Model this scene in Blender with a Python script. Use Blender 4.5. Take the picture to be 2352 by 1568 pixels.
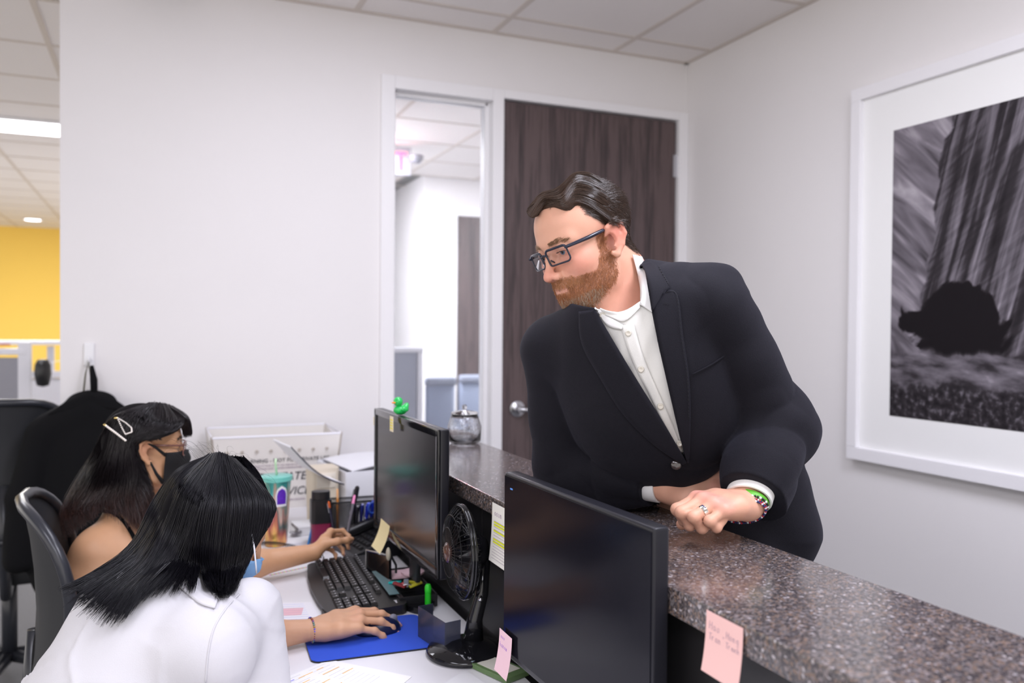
import bpy, bmesh, math, random
import numpy as np
from mathutils import Vector, Matrix, Quaternion
random.seed(7); rng = np.random.default_rng(7)
S = bpy.context.scene
for o in list(bpy.data.objects): bpy.data.objects.remove(o)
COL = S.collection
# ---------------------------------------------------------------- camera
YAW, PITCH, ROLL, FPX, EYE = .4066, -.0161, .0076, 1912.2, np.array([0, 0, 1.41])
_f = np.array([math.sin(YAW)*math.cos(PITCH), math.cos(YAW)*math.cos(PITCH), math.sin(PITCH)])
_r0 = np.array([math.cos(YAW), -math.sin(YAW), 0]); _u0 = np.cross(_r0, _f)
CR = _r0*math.cos(ROLL)+_u0*math.sin(ROLL); CU = -_r0*math.sin(ROLL)+_u0*math.cos(ROLL); CF = _f
def ray(x, y): return CR*(x-1176)/FPX-CU*(y-784)/FPX+CF
def at(x, y, d): return EYE+ray(x, y)*d
def onz(x, y, z): d = ray(x, y); return EYE+d*(z-EYE[2])/d[2]
def onx(x, y, v): d = ray(x, y); return EYE+d*v/d[0]
def ony(x, y, v): d = ray(x, y); return EYE+d*v/d[1]
def proj(P):
    d = np.asarray(P, float)-EYE; z = d@CF
    return 1176+FPX*(d@CR)/z, 784-FPX*(d@CU)/z, z
cam = bpy.data.cameras.new('camera'); co = bpy.data.objects.new('camera', cam); COL.objects.link(co)
cam.sensor_width = 36; cam.lens = FPX/2352*36; cam.clip_start = .05
co.matrix_world = Matrix(((CR[0], CU[0], -CF[0], 0), (CR[1], CU[1], -CF[1], 0), (CR[2], CU[2], -CF[2], EYE[2]), (0, 0, 0, 1)))
cam.dof.use_dof = True; cam.dof.focus_distance = 1.47; cam.dof.aperture_fstop = 3.2
S.camera = co
# ---------------------------------------------------------------- world, lights, exposure
S.view_settings.view_transform = 'Standard'; S.view_settings.look = 'None'
S.view_settings.exposure = 1.02; S.view_settings.gamma = 1; S.view_settings.use_curve_mapping = False
w = bpy.data.worlds.new('world'); S.world = w; w.use_nodes = True
w.node_tree.nodes['Background'].inputs[0].default_value = (1, .95, .91, 1)
w.node_tree.nodes['Background'].inputs[1].default_value = .85
def area(name, loc, size, power, col=(1, .97, .95), rot=(0, 0, 0), spread=180):
    l = bpy.data.lights.new(name, 'AREA'); l.shape = 'RECTANGLE'; l.size, l.size_y = size; l.energy = power; l.color = col
    l.spread = math.radians(spread)
    o = bpy.data.objects.new(name, l); o.location = loc; o.rotation_euler = rot; COL.objects.link(o); return o
area('troffer_light_desk', (-1.3, .3, 2.69), (.55, 1.15), 14, (.88, .88, 1))
area('troffer_light_lobby', (1.2, .4, 2.69), (.55, 1.15), 22, (.86, .87, 1))
area('troffer_light_counter', (.72, 2.0, 2.69), (.55, 1.15), 10, (.88, .88, 1))
area('troffer_light_rear', (-.8, -1.2, 2.69), (1.15, 1.15), 22, (.90, .90, 1))
area('added_hall_fill', (1.2, 6.0, 2.69), (.45, 1.0), 42, (.93, .95, 1))  # added lamp, out of view behind the jamb, brightens the hall side wall
area('troffer_light_hall', (3.5, 5.0, 2.69), (.9, 1.2), 45, (.93, .95, 1))
area('troffer_light_office', (-1.0, 9.2, 2.69), (1.6, 1.2), 95, (1, .98, .96))
area('troffer_light_office_near', (-1.2, 5.0, 2.69), (.6, 1.2), 10, (.92, .92, 1))
# ---------------------------------------------------------------- materials
def M(name, col, rough=.5, metal=0, spec=.5, noise=0, nscale=20, bump=0, bscale=200, trans=0, alpha=1, sheen=0, coat=0, emit=None, estr=1, sss=0, attr=None, stretch=None):
    m = bpy.data.materials.new(name); m.use_nodes = True; nt = m.node_tree; b = nt.nodes['Principled BSDF']; I = b.inputs
    c = tuple(col)+(1,); I['Base Color'].default_value = c; I['Roughness'].default_value = rough; I['Metallic'].default_value = metal
    I['Specular IOR Level'].default_value = spec; I['Transmission Weight'].default_value = trans; I['Alpha'].default_value = alpha
    I['Sheen Weight'].default_value = sheen; I['Coat Weight'].default_value = coat
    if sss: I['Subsurface Weight'].default_value = sss; I['Subsurface Radius'].default_value = (.012, .005, .003); I['Subsurface Scale'].default_value = 1
    if emit: I['Emission Color'].default_value = tuple(emit)+(1,); I['Emission Strength'].default_value = estr
    src = None
    tc = nt.nodes.new('ShaderNodeTexCoord'); co = tc.outputs['Object']
    if stretch:
        mp = nt.nodes.new('ShaderNodeMapping'); mp.inputs['Scale'].default_value = stretch; nt.links.new(co, mp.inputs[0]); co = mp.outputs[0]
    if attr:
        a = nt.nodes.new('ShaderNodeAttribute'); a.attribute_name = attr; src = a.outputs['Color']
    if noise:
        n = nt.nodes.new('ShaderNodeTexNoise'); n.inputs['Scale'].default_value = nscale; n.inputs['Detail'].default_value = 5; nt.links.new(co, n.inputs['Vector'])
        mr = nt.nodes.new('ShaderNodeMapRange'); mr.inputs[3].default_value = 1-noise; mr.inputs[4].default_value = 1+noise; nt.links.new(n.outputs['Fac'], mr.inputs[0])
        mx = nt.nodes.new('ShaderNodeMix'); mx.data_type = 'RGBA'; mx.blend_type = 'MULTIPLY'; mx.inputs[0].default_value = 1
        if src: nt.links.new(src, mx.inputs[6])
        else: mx.inputs[6].default_value = c
        nt.links.new(mr.outputs[0], mx.inputs[7]); src = mx.outputs[2]
    if src: nt.links.new(src, I['Base Color'])
    if bump:
        n = nt.nodes.new('ShaderNodeTexNoise'); n.inputs['Scale'].default_value = bscale; n.inputs['Detail'].default_value = 4; nt.links.new(co, n.inputs['Vector'])
        bp = nt.nodes.new('ShaderNodeBump'); bp.inputs['Strength'].default_value = bump; bp.inputs['Distance'].default_value = .002; nt.links.new(n.outputs['Fac'], bp.inputs['Height']); nt.links.new(bp.outputs[0], I['Normal'])
    return m
def N(m, t, **kw):
    n = m.node_tree.nodes.new(t)
    for k, v in kw.items(): setattr(n, k, v)
    return n
def L(m, a, b): m.node_tree.links.new(a, b)
def ramp(m, fac, stops, interp='LINEAR'):
    r = N(m, 'ShaderNodeValToRGB'); e = r.color_ramp.elements; r.color_ramp.interpolation = interp
    while len(e) < len(stops): e.new(.5)
    for el, (p, c) in zip(e, stops): el.position = p; el.color = tuple(c)+(1,)
    L(m, fac, r.inputs[0]); return r.outputs[0]
# ---------------------------------------------------------------- object helpers
def link(o):
    COL.objects.link(o); return o
def thing(name, label, cat, loc=(0, 0, 0), rot=0, group=None, kind=None):
    o = bpy.data.objects.new(name, None); o.empty_display_size = .05; o.location = Vector([float(v) for v in loc])
    if isinstance(rot, Matrix): o.rotation_euler = rot.to_euler()
    elif isinstance(rot, (int, float)): o.rotation_euler = (0, 0, rot)
    else: o.rotation_euler = rot
    return tag(link(o), label, cat, group, kind)
def tag(o, label=None, cat=None, group=None, kind=None):
    if label: o['label'] = label
    if cat: o['category'] = cat
    if group: o['group'] = group
    if kind: o['kind'] = kind
    return o
def struct(o, label=None): return tag(o, label, kind='structure')
def mesh_obj(name, me, mat, parent=None, smooth=False, label=None):
    if smooth: me.polygons.foreach_set('use_smooth', [True]*len(me.polygons))
    for m in (mat if isinstance(mat, (list, tuple)) else [mat]): me.materials.append(m)
    o = link(bpy.data.objects.new(name, me)); o.parent = parent
    if label: o['label'] = label
    return o
def obj(name, bm, mat, parent=None, smooth=False, label=None, auto=None):
    me = bpy.data.meshes.new(name); bmesh.ops.recalc_face_normals(bm, faces=bm.faces)
    bm.to_mesh(me); bm.free()
    if auto:
        me.polygons.foreach_set('use_smooth', [True]*len(me.polygons))
        try: me.set_sharp_from_angle(angle=math.radians(auto))
        except Exception: pass
    return mesh_obj(name, me, mat, parent, smooth, label)
def V(p): return Vector([float(x) for x in p])
def BM(): return bmesh.new()
def box(bm, c, s, bev=0, rot=None, seg=2):
    mt = Matrix.Translation(V(c)) @ (rot.to_4x4() if rot is not None else Matrix.Identity(4)) @ Matrix.Diagonal((s[0], s[1], s[2], 1))
    r = bmesh.ops.create_cube(bm, size=1, matrix=mt)
    if bev:
        es = {e for v in r['verts'] for e in v.link_edges}
        bmesh.ops.bevel(bm, geom=list(es), offset=bev, segments=seg, affect='EDGES', profile=.6)
    return bm
def bx(c, s, bev=0, rot=None, seg=2): return box(BM(), c, s, bev, rot, seg)
def span(a, b, bev=0):
    a, b = np.array(a, float), np.array(b, float); return bx((a+b)/2, np.abs(b-a), bev)
def tube(bm, pts, r, n=10, caps=True):
    pts = [V(p) for p in pts]; k = len(pts); rs = r if isinstance(r, (list, tuple, np.ndarray)) else [r]*k
    t = [(pts[min(i+1, k-1)]-pts[max(i-1, 0)]).normalized() for i in range(k)]
    a = t[0].orthogonal().normalized(); rings = []
    for i in range(k):
        a = (a-t[i]*a.dot(t[i])).normalized(); b = t[i].cross(a)
        rings.append([bm.verts.new(pts[i]+(a*math.cos(j*2*math.pi/n)+b*math.sin(j*2*math.pi/n))*rs[i]) for j in range(n)])
    for i in range(k-1):
        for j in range(n): bm.faces.new((rings[i][j], rings[i][(j+1) % n], rings[i+1][(j+1) % n], rings[i+1][j]))
    if caps: bm.faces.new(rings[0][::-1]); bm.faces.new(rings[-1])
    return bm
def lathe(bm, prof, n=32, c=(0, 0, 0), rot=None, closed=False):
    rings = []; c = V(c); R = rot or Matrix.Identity(3)
    for r, z in prof:
        rings.append([bm.verts.new(c+R @ Vector((max(r, 1e-5)*math.cos(j*2*math.pi/n), max(r, 1e-5)*math.sin(j*2*math.pi/n), z))) for j in range(n)])
    for i in range(len(rings)-1):
        for j in range(n): bm.faces.new((rings[i][j], rings[i][(j+1) % n], rings[i+1][(j+1) % n], rings[i+1][j]))
    if closed:
        for j in range(n): bm.faces.new((rings[-1][j], rings[-1][(j+1) % n], rings[0][(j+1) % n], rings[0][j]))
    return bm
def prism(bm, poly, z0, z1, f=lambda x, y, z: (x, y, z)):
    a = [bm.verts.new(V(f(x, y, z0))) for x, y in poly]; b = [bm.verts.new(V(f(x, y, z1))) for x, y in poly]; n = len(poly)
    bm.faces.new(a[::-1]); bm.faces.new(b)
    for i in range(n): bm.faces.new((a[i], a[(i+1) % n], b[(i+1) % n], b[i]))
    return bm
def rrect(w, h, r, n=5, cx=0, cy=0):
    out = []
    for sx, sy, a0 in ((1, 1, 0), (-1, 1, 90), (-1, -1, 180), (1, -1, 270)):
        for i in range(n+1):
            a = math.radians(a0+90*i/n); out.append((cx+sx*(w/2-r)+r*math.cos(a), cy+sy*(h/2-r)+r*math.sin(a)))
    return out
def sheet(fn, nu, nv, th=.0004):
    """a thin curved sheet with real thickness: fn(u, v) -> point"""
    bm = BM(); g = [[np.array(fn(i/nu, j/nv), float) for j in range(nv+1)] for i in range(nu+1)]
    tt = []
    for s in (0, 1):
        vs = []
        for i in range(nu+1):
            row = []
            for j in range(nv+1):
                du = g[min(i+1, nu)][j]-g[max(i-1, 0)][j]; dv = g[i][min(j+1, nv)]-g[i][max(j-1, 0)]; n = np.cross(du, dv); n = n/(np.linalg.norm(n)+1e-12)
                row.append(bm.verts.new(V(g[i][j]+n*th*(s-.5))))
            vs.append(row)
        tt.append(vs)
    a, b = tt
    for i in range(nu):
        for j in range(nv):
            bm.faces.new((a[i][j], a[i][j+1], a[i+1][j+1], a[i+1][j])); bm.faces.new((b[i][j], b[i+1][j], b[i+1][j+1], b[i][j+1]))
    for i in range(nu):
        bm.faces.new((a[i][0], a[i+1][0], b[i+1][0], b[i][0])); bm.faces.new((a[i][nv], b[i][nv], b[i+1][nv], a[i+1][nv]))
    for j in range(nv):
        bm.faces.new((a[0][j], b[0][j], b[0][j+1], a[0][j+1])); bm.faces.new((a[nu][j], a[nu][j+1], b[nu][j+1], b[nu][j]))
    return bm
def text(name, body, size, mat, parent, loc, rot, shear=0, extr=.0002, align='LEFT', sx=1):
    c = bpy.data.curves.new(name, 'FONT'); c.body = body; c.size = size; c.shear = shear; c.extrude = extr; c.align_x = align; c.resolution_u = 3
    c.materials.append(mat); o = link(bpy.data.objects.new(name, c)); o.parent = parent; o.location = V(loc)
    o.rotation_euler = rot.to_euler() if isinstance(rot, Matrix) else rot; o.scale = (sx, 1, 1)
    me = bpy.data.meshes.new_from_object(o); n = link(bpy.data.objects.new(name, me)); n.parent = parent; n.location = o.location; n.rotation_euler = o.rotation_euler; n.scale = o.scale; bpy.data.objects.remove(o); return n
def axes(x, y, z=None):
    """3x3 matrix whose columns are the unit axes x, y (orthogonalised) and their cross product"""
    x = np.array(x, float); x /= np.linalg.norm(x); y = np.array(y, float); y -= x*(x@y); y /= np.linalg.norm(y); return np.stack([x, y, np.cross(x, y)], 1)
def mat3(A): return Matrix([[float(v) for v in r] for r in A])
# ================================================================ SETTING
YB, XR, HC = 3.45, 2.4126, 2.7156
wallm = M('wall_paint', (.80, .78, .785), .75, noise=.02, nscale=3, bump=.06, bscale=300)
trimm = M('trim_paint', (.84, .83, .85), .35)
ceilm = M('ceiling_tile', (.86, .82, .80), .9, noise=.05, nscale=300, bump=.5, bscale=350)
gridm = M('ceiling_runner', (.66, .60, .55), .6)
whitem = M('white_plastic', (.82, .82, .84), .4)
carpet = M('carpet', (.20, .20, .21), .95, noise=.3, nscale=60, bump=.6, bscale=250, stretch=(1, 6, 1))
yellowm = M('yellow_paint', (.95, .64, .12), .7)
darkwood = M('dark_wood', (.06, .04, .042), .42, noise=0)
def wood(m, c1, c2, scale):
    tc = N(m, 'ShaderNodeTexCoord'); mp = N(m, 'ShaderNodeMapping'); mp.inputs['Scale'].default_value = (14, 14, .9); L(m, tc.outputs['Object'], mp.inputs[0])
    n = N(m, 'ShaderNodeTexNoise'); n.inputs['Scale'].default_value = scale; n.inputs['Detail'].default_value = 8; n.inputs['Distortion'].default_value = .8; L(m, mp.outputs[0], n.inputs['Vector'])
    mp2 = N(m, 'ShaderNodeMapping'); mp2.inputs['Scale'].default_value = (120, 120, 2.5); L(m, tc.outputs['Object'], mp2.inputs[0])
    n2 = N(m, 'ShaderNodeTexNoise'); n2.inputs['Scale'].default_value = 2; n2.inputs['Detail'].default_value = 5; L(m, mp2.outputs[0], n2.inputs['Vector'])
    ad = N(m, 'ShaderNodeMath', operation='ADD'); L(m, n.outputs['Fac'], ad.inputs[0]); L(m, n2.outputs['Fac'], ad.inputs[1])
    c = ramp(m, ad.outputs[0], [(.70, c1), (.97, [(a+b)/2 for a, b in zip(c1, c2)]), (1.25, c2)]); L(m, c, m.node_tree.nodes['Principled BSDF'].inputs['Base Color'])
wood(darkwood, (.030, .020, .022), (.100, .068, .068), 1.3)
chrome = M('brushed_nickel', (.55, .55, .58), .25, 1)
blackp = M('black_plastic', (.012, .012, .014), .35)
blackg = M('gloss_black', (.008, .008, .01), .08)
struct(obj('floor', span((-5, -3, -.1), (5, 14, 0)), carpet))
struct(obj('ceiling', span((-5, -3, HC+.03), (5, 14, HC+.1)), M('ceiling_void', (.3, .3, .3), .9)))
grid = struct(obj('trim_1', span((-5, YB-.003, HC-.03), (-4.99, YB, HC)), gridm), 'ceiling grid runners and wall angle')
# back wall: left piece, above frame, right of door
WL, FL, FR, FT = -.314, .8755, 2.413, 2.4697
wb = obj('wall_back', span((WL, YB, 0), (FL, YB+.13, HC+.02)), wallm); struct(wb)
bm = span((FL, YB, FT), (XR, YB+.13, HC+.02)); box(bm, ((.95+1.38)/2, YB+.065, .1), (.5, .13, .2)); o = obj('wall_segment', bm, wallm, wb)
struct(obj('wall_right', span((XR, -3, 0), (XR+.12, YB+.13, HC+.02)), wallm))
struct(obj('baseboard_back', span((WL, YB-.012, 0), (FL, YB, .1), .002), M('baseboard_rubber', (.08, .08, .09), .6)))
struct(obj('baseboard_right', span((XR-.012, -3, 0), (XR, YB, .1), .002), M('baseboard_rubber_right', (.08, .08, .09), .6)))
# frame of sidelight and door
DL, DR, DT, GL, GR, GT = 1.4357, 2.355, 2.4278, .934, 1.372, 2.415
fr = thing('door_1', 'white frame with glass sidelight and dark wood door', None, (FL, YB, 0), kind='structure')
def rel(o3, a, b, bev=0): return span(np.array(a)-o3, np.array(b)-o3, bev)
O = np.array([FL, YB, 0])
for nm, a, b in (('jamb', (FL, YB-.02, 0), (GL, YB+.14, FT)), ('jamb', (GR+.008, YB-.02, 0), (DL-.004, YB+.14, FT)), ('jamb', (DR+.004, YB-.02, 0), (XR-.001, YB+.13, FT)), ('head_casing', (GL, YB-.02, GT), (GR+.008, YB+.14, FT)), ('head_casing', (DL-.004, YB-.02, DT+.004), (DR+.004, YB+.14, FT)), ('sidelight_sill', (GL, YB-.02, .2), (GR+.008, YB+.14, .26))):
    obj(nm, rel(O, a, b, .003), trimm, fr)
for a, b in (((GL, YB+.03, .26), (GL+.016, YB+.05, GT)), ((GR-.012, YB+.03, .26), (GR+.008, YB+.05, GT)), ((GL, YB+.03, GT-.016), (GR, YB+.05, GT))):
    obj('glazing_bead', rel(O, a, b, .002), trimm, fr)
glassm = M('clear_glass', (.97, .98, 1), .03, trans=1, spec=.5)
glassm.node_tree.nodes['Principled BSDF'].inputs['IOR'].default_value = 1.45
obj('glass_pane', rel(O, (GL+.005, YB+.037, .26), (GR, YB+.043, GT-.01)), glassm, fr)
obj('door_stop', rel(O, (DL-.002, YB+.05, 0), (DR+.002, YB+.06, DT+.003)), M('door_gap_shadow', (.25, .24, .25), .7), fr)
leaf = obj('door_leaf', rel(O, (DL+.003, YB+.002, .01), (DR-.003, YB+.046, DT-.003), .001), darkwood, fr)
hd = BM(); hx, hz = 1.512-O[0], 1.045
RX = Matrix.Rotation(math.pi/2, 3, 'X')
lathe(hd, [(0, 0), (.036, 0), (.038, .004), (.036, .010), (.020, .014), (.014, .02), (.0135, .052), (0, .053)], 28, (hx, .002, hz), RX)
hd2 = BM(); tube(hd2, [(hx-.004, -.050, hz), (hx+.012, -.055, hz), (hx+.04, -.056, hz-.002), (hx+.08, -.054, hz-.005), (hx+.112, -.050, hz-.006)], [.010, .012, .0105, .009, .008], 14)
hh = obj('door_handle', hd, chrome, fr, auto=40, label='brushed round handle rose'); obj('lever', hd2, chrome, hh, auto=60)
for z in (2.21, 1.2, .25):
    hb = BM(); tube(hb, [(2.368-O[0], -.012, z-.055), (2.368-O[0], -.012, z+.055)], .0075, 12)
    for q in (-.033, -.011, .011, .033): tube(hb, [(2.368-O[0], -.012, z+q-.0008), (2.368-O[0], -.012, z+q+.0008)], .0083, 12)
    box(hb, (2.352-O[0], -.001, z), (.03, .004, .11)); obj('hinge', hb, chrome, fr, auto=40)
# ceiling tiles and runners, 2 x 2 ft grid
GX, GY = 1.99, 3.238
tm = bpy.data.meshes.new('tile'); b_ = bx((0, 0, 0), (.592, .592, .016), .003, seg=1); b_.to_mesh(tm); b_.free(); tm.materials.append(ceilm)
ceil_root = bpy.data.objects['ceiling']
TRO = {(-4, -4), (-4, -3), (-1, -5), (-1, -6), (-5, -8), (-4, -8), (0, 2), (0, 3), (-5, 10), (-5, 11), (-5, 2), (-5, 3)}
for i in range(-7, 3):
    for j in range(-7, 17):
        x, y = GX+.61*i+.305, GY+.61*j-.305
        if x < -2.6: continue
        if j > 6 and (i > -1 or i == -3): continue
        if (x > XR and y < YB+.2) or abs(y-YB-.06) < .16 and x > -.6: continue
        sx = 1
        if x+.3 > XR and y < YB: sx = (XR-(x-.296))/.592; x = (x-.296+XR)/2
        o = bpy.data.objects.new('tile', tm); o.location = (x, y, HC+.010); o.scale = (sx, 1, 1); COL.objects.link(o); o.parent = ceil_root
# partial tiles against the back wall
for i in range(-4, 1):
    x = GX+.61*i+.305; w_ = .592
    if i == 0: x, w_ = (GX+.01+XR)/2, XR-GX-.01
    if i == -4: x, w_ = (-.314-.05), .592
    o = obj('tile', bx((0, 0, 0), (w_, YB-GY-.012, .016), .002), ceilm, ceil_root); o.location = (x, (GY+YB)/2, HC+.010)
bm = BM()
for i in range(-8, 4):
    x = GX+.61*i; y0, y1 = (-3, YB) if -.4 < x < XR else (-3, 14)
    if x > XR: y0 = YB+.13
    box(bm, (x, (y0+y1)/2, HC+.002), (.024, y1-y0, .007))
    if -.4 < x < XR: box(bm, (x, (YB+.13+14)/2, HC+.002), (.024, 14-YB-.13, .007))
for j in range(-9, 18):
    y = GY+.61*j
    if y < YB: box(bm, (-1.3, y, HC+.0015), (7.4, .024, .006))
    else: box(bm, (0, y, HC+.0015), (9.5, .024, .006))
box(bm, ((WL+XR)/2, YB-.011, HC-.001), (XR-WL, .022, .004)); box(bm, (XR-.011, .2, HC-.001), (.022, 6.5, .004))
obj('runner', bm, gridm, grid); bpy.data.objects['runner']['kind'] = 'stuff'
# troffers
lens = M('troffer_lens', (.9, .9, .9), .5, emit=(1, .97, 1), estr=4)
for x, y, sx, sy, lb in ((-1.0, 6.28, 1.9, .33, 'long recessed ceiling light glowing white beyond the wall opening'),):
    t = thing('ceiling_light', lb, 'ceiling light', (x, y, HC), group=None)
    obj('light_frame', bx((0, 0, -.008), (sx+.05, sy+.05, .02), .003), whitem, t); obj('diffuser', bx((0, 0, -.021), (sx, sy, .012), .002), lens, t)
for k, (x, y) in enumerate(((-1.38, 11.9),)):
    t = thing('downlight', 'small round ceiling downlight close to the yellow wall', 'ceiling light', (x, y, HC)); bm = BM(); lathe(bm, [(.09, 0), (.115, 0), (.115, -.012), (.09, -.008)], 24, closed=True); obj('light_ring', bm, whitem, t)
    bm = BM(); lathe(bm, [(0, -.004), (.09, -.004), (.09, .0), (0, .0)], 24); obj('bulb_lens', bm, lens, t)
# far office beyond the opening
struct(obj('wall_yellow', span((-6, 12.9, 0), (3, 13, HC+.02)), yellowm))
struct(obj('wall_office_side', span((.9, YB+.13, 0), (-.0+.78, 12.9, HC+.02)), wallm))
panelg = M('cubicle_fabric', (.30, .30, .34), .9, bump=.3, bscale=500); panelw = M('cubicle_white', (.72, .72, .78), .45)
# cubicle wall with cap, post
def cubicle(name, label, x0, x1, y, h, hw=.0, panels=2):
    t = thing(name, label, 'partition', ((x0+x1)/2, y, 0)); w_ = x1-x0
    obj('panel', bx((0, 0, h*.78), (w_-.03, .05, h*.38), .004), panelg, t); obj('lower_panel', bx((0, 0, h*.29), (w_-.03, .05, h*.56), .004), panelw, t)
    obj('cap', bx((0, 0, h+.0), (w_+.02, .075, .04), .005), panelw, t); obj('post', bx((w_/2, 0, h/2+.03), (.07, .07, h+.06), .005), panelw, t); obj('post', bx((-w_/2, 0, h/2), (.06, .06, h), .005), panelw, t)
    return t
cubicle('cubicle_partition', 'grey and white cubicle partition standing before the yellow wall', -1.75, -.74, 6.0, 1.24)
t = thing('cubicle_partition', 'low white cubicle partition under the yellow wall, behind the grey one', 'partition', (-.4, 7.2, 0))
obj('panel', bx((.0, 0, .50), (1.0, .05, 1.0), .004), panelw, t); obj('cap', bx((0, 0, 1.03), (1.02, .08, .05), .004), panelw, t)
t = thing('shelf', 'white wall shelf hung across the yellow wall, holding papers', 'shelf', (-.75, 7.4, 1.27)); obj('board', bx((0, 0, 0), (1.7, .3, .03), .003), panelw, t)
for sx in (-.8, .8): obj('bracket', bx((sx, .0, -.06), (.02, .25, .1), .003), panelw, t)
obj('upright', bx((.0, .12, -.60), (.05, .04, 1.14), .003), panelw, t)
bm = BM()
for k in range(5): box(bm, (-1.35+.11*k, 6.0, 1.268+.004*k), (.17, .2, .012), 0, Matrix.Rotation(.3*k, 3, 'Z'))
for k, (c, lb) in enumerate((((.85, .85, .88), 'loose white papers on top of the grey cubicle partition'), ((.1, .35, .12), 'green folder on top of the grey cubicle partition'), ((.5, .1, .12), 'red folder on top of the grey cubicle partition'))):
    p = obj('paper_stack' if k == 0 else 'folder', bx((-1.06+.09*k, 6.0, 1.272+.006*k), (.10, .07, .01), .002, Matrix.Rotation(.3*k, 3, 'Z')), M('folder%d' % k, c, .6)); tag(p, lb, 'papers' if k == 0 else 'folder')
bm.free()
# black bag hung on the post and paper beside
bm = BM(); lathe(bm, [(0, -.14), (.035, -.13), (.05, -.06), (.045, 0), (.03, .03), (0, .035)], 18); bg = obj('pouch', bm, blackp, smooth=True); bg.location = (-.635, 5.93, 1.16); tag(bg, 'small black pouch hung on the white cubicle post', 'bag')
bm = sheet(lambda u, v: (u*.16, v*.07-.02*u, .03*math.sin(u*2.5)-.03*u), 8, 3, .002); pp = obj('paper_sheet', bm, whitem); pp.location = (-.59, 5.93, 1.17); tag(pp, 'curled white paper sticking out behind the black pouch', 'paper')
# hall seen through the sidelight
struct(obj('wall_hall', span((2.15, 6.936, 0), (4.5, 7.05, HC+.02)), wallm)); struct(obj('wall_hall_side', span((2.15, 7.05, 0), (2.27, 13, HC+.02)), wallm))
struct(obj('wall_hall_right', span((4.5, YB, 0), (4.6, 7, HC+.02)), wallm))
d2 = thing('door_2', None, None, (2.44, 6.93, 0), kind='structure')
obj('door_leaf', rel(np.array([2.44, 6.93, 0]), (2.444, 6.90, 0), (3.25, 6.93, 2.39), .002), darkwood, d2)
for a, b in (((2.36, 6.89, 0), (2.44, 6.93, 2.46)), ((3.25, 6.89, 0), (3.33, 6.93, 2.46)), ((2.44, 6.89, 2.39), (3.25, 6.93, 2.46))): obj('door_casing', rel(np.array([2.44, 6.93, 0]), a, b, .003), trimm, d2)
t = thing('cubicle_partition', 'tall grey cubicle partition seen through the glass, beside its frame', 'partition', (1.35, 5, 0)); bg2 = M('cubicle_bluegrey', (.33, .35, .42), .8)
obj('panel', bx((-.02, 0, .63), (.34, .05, 1.26), .004), bg2, t); obj('cap', bx((0, 0, 1.27), (.38, .07, .03), .004), panelw, t); obj('post', bx((.17, 0, .635), (.03, .06, 1.27), .004), panelw, t)
t = thing('office_chair', 'blue grey high-backed chair seen through the glass', 'chair', (1.66, 5.0, 0)); bl = M('chair_blue', (.32, .37, .50), .7); gy = M('chair_grey', (.30, .33, .42), .6)
obj('backrest', bx((0, 0, .86), (.19, .05, .42), .03), bl, t, smooth=True); obj('headrest', bx((-.0, -.01, 1.07), (.20, .07, .055), .02), gy, t, smooth=True)
obj('seat', bx((0, .15, .5), (.42, .42, .07), .03), gy, t, smooth=True); obj('post', tube(BM(), [(0, .15, .1), (0, .15, .48)], .02, 10), blackp, t); bm = BM()
for a in range(5): tube(bm, [(0, .15, .1), (.25*math.cos(a*1.257), .15+.25*math.sin(a*1.257), .05)], .015, 6)
obj('base', bm, blackp, t)
t = thing('office_chair', 'small low-backed grey chair seen through the glass, before the far door', 'chair', (2.25, 6.0, 0))
obj('backrest', bx((0, 0, .86), (.22, .05, .3), .03), bl, t, smooth=True); obj('headrest', bx((0, -.02, 1.02), (.22, .06, .06), .02), gy, t, smooth=True); obj('seat', bx((0, .15, .5), (.42, .42, .07), .03), gy, t, smooth=True); bm = BM(); tube(bm, [(0, .15, .02), (0, .15, .48)], .02, 10); box(bm, (0, .15, .03), (.5, .06, .03), .005); box(bm, (0, .15, .03), (.06, .5, .03), .005); obj('base', bm, blackp, t)
# EXIT sign
redm = M('exit_red', (.9, .02, .05), .5, emit=(1, .05, .12), estr=3)
t = thing('exit_sign', 'hanging exit sign with red letters seen through the glass', 'sign', (1.535, 5.855, 2.60), -.15)
obj('housing', bx((0, 0, 0), (.34, .035, .20), .006), M('sign_case', (.45, .45, .50), .6), t); obj('bracket', bx((0, 0, .13), (.12, .03, .065), .004), whitem, t)
text('lettering', 'EXIT', .19, redm, t, (-.165, -.0195, -.066), (math.pi/2, 0, 0), extr=.001, sx=.78)
bm = BM(); lathe(bm, [(0, -.05), (.03, -.045), (.05, -.01), (.05, .01), (0, .012)], 20, (0, 0, 0)); e = obj('emergency_lamp_head', bm, M('grey_plastic', (.35, .35, .4), .4), t, smooth=True); e.location = (.21, -.01, .04)
# ================================================================ framed picture
PY0, PT, PB = 2.3517, 2.2984, .936; PY1 = PY0-1.26
pc = thing('framed_picture', 'large white-framed black and white photograph of a rock face, hung on the wall', 'picture', (XR-.001, (PY0+PY1)/2, (PT+PB)/2))
yc, zc = (PY0+PY1)/2, (PT+PB)/2; hw, hh_ = (PY0-PY1)/2, (PT-PB)/2; fw_ = .045
whf = M('frame_white', (.84, .83, .86), .35)
for nm, a, b in (('frame_rail', (-.04, -hw, hh_-fw_), (0, hw, hh_)), ('frame_rail', (-.04, -hw, -hh_), (0, hw, -hh_+fw_)), ('frame_stile', (-.04, hw-fw_, -hh_+fw_), (0, hw, hh_-fw_)), ('frame_stile', (-.04, -hw, -hh_+fw_), (0, -hw+fw_, hh_-fw_))):
    obj(nm, span(a, b, .002), whf, pc)
obj('mat_board', span((-.022, -hw+fw_, -hh_+fw_), (-.018, hw-fw_, hh_-fw_)), M('mat_board', (.86, .86, .86), .7), pc)
pm = M('canyon_print', (.2, .2, .2), .6, spec=.12); 
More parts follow.
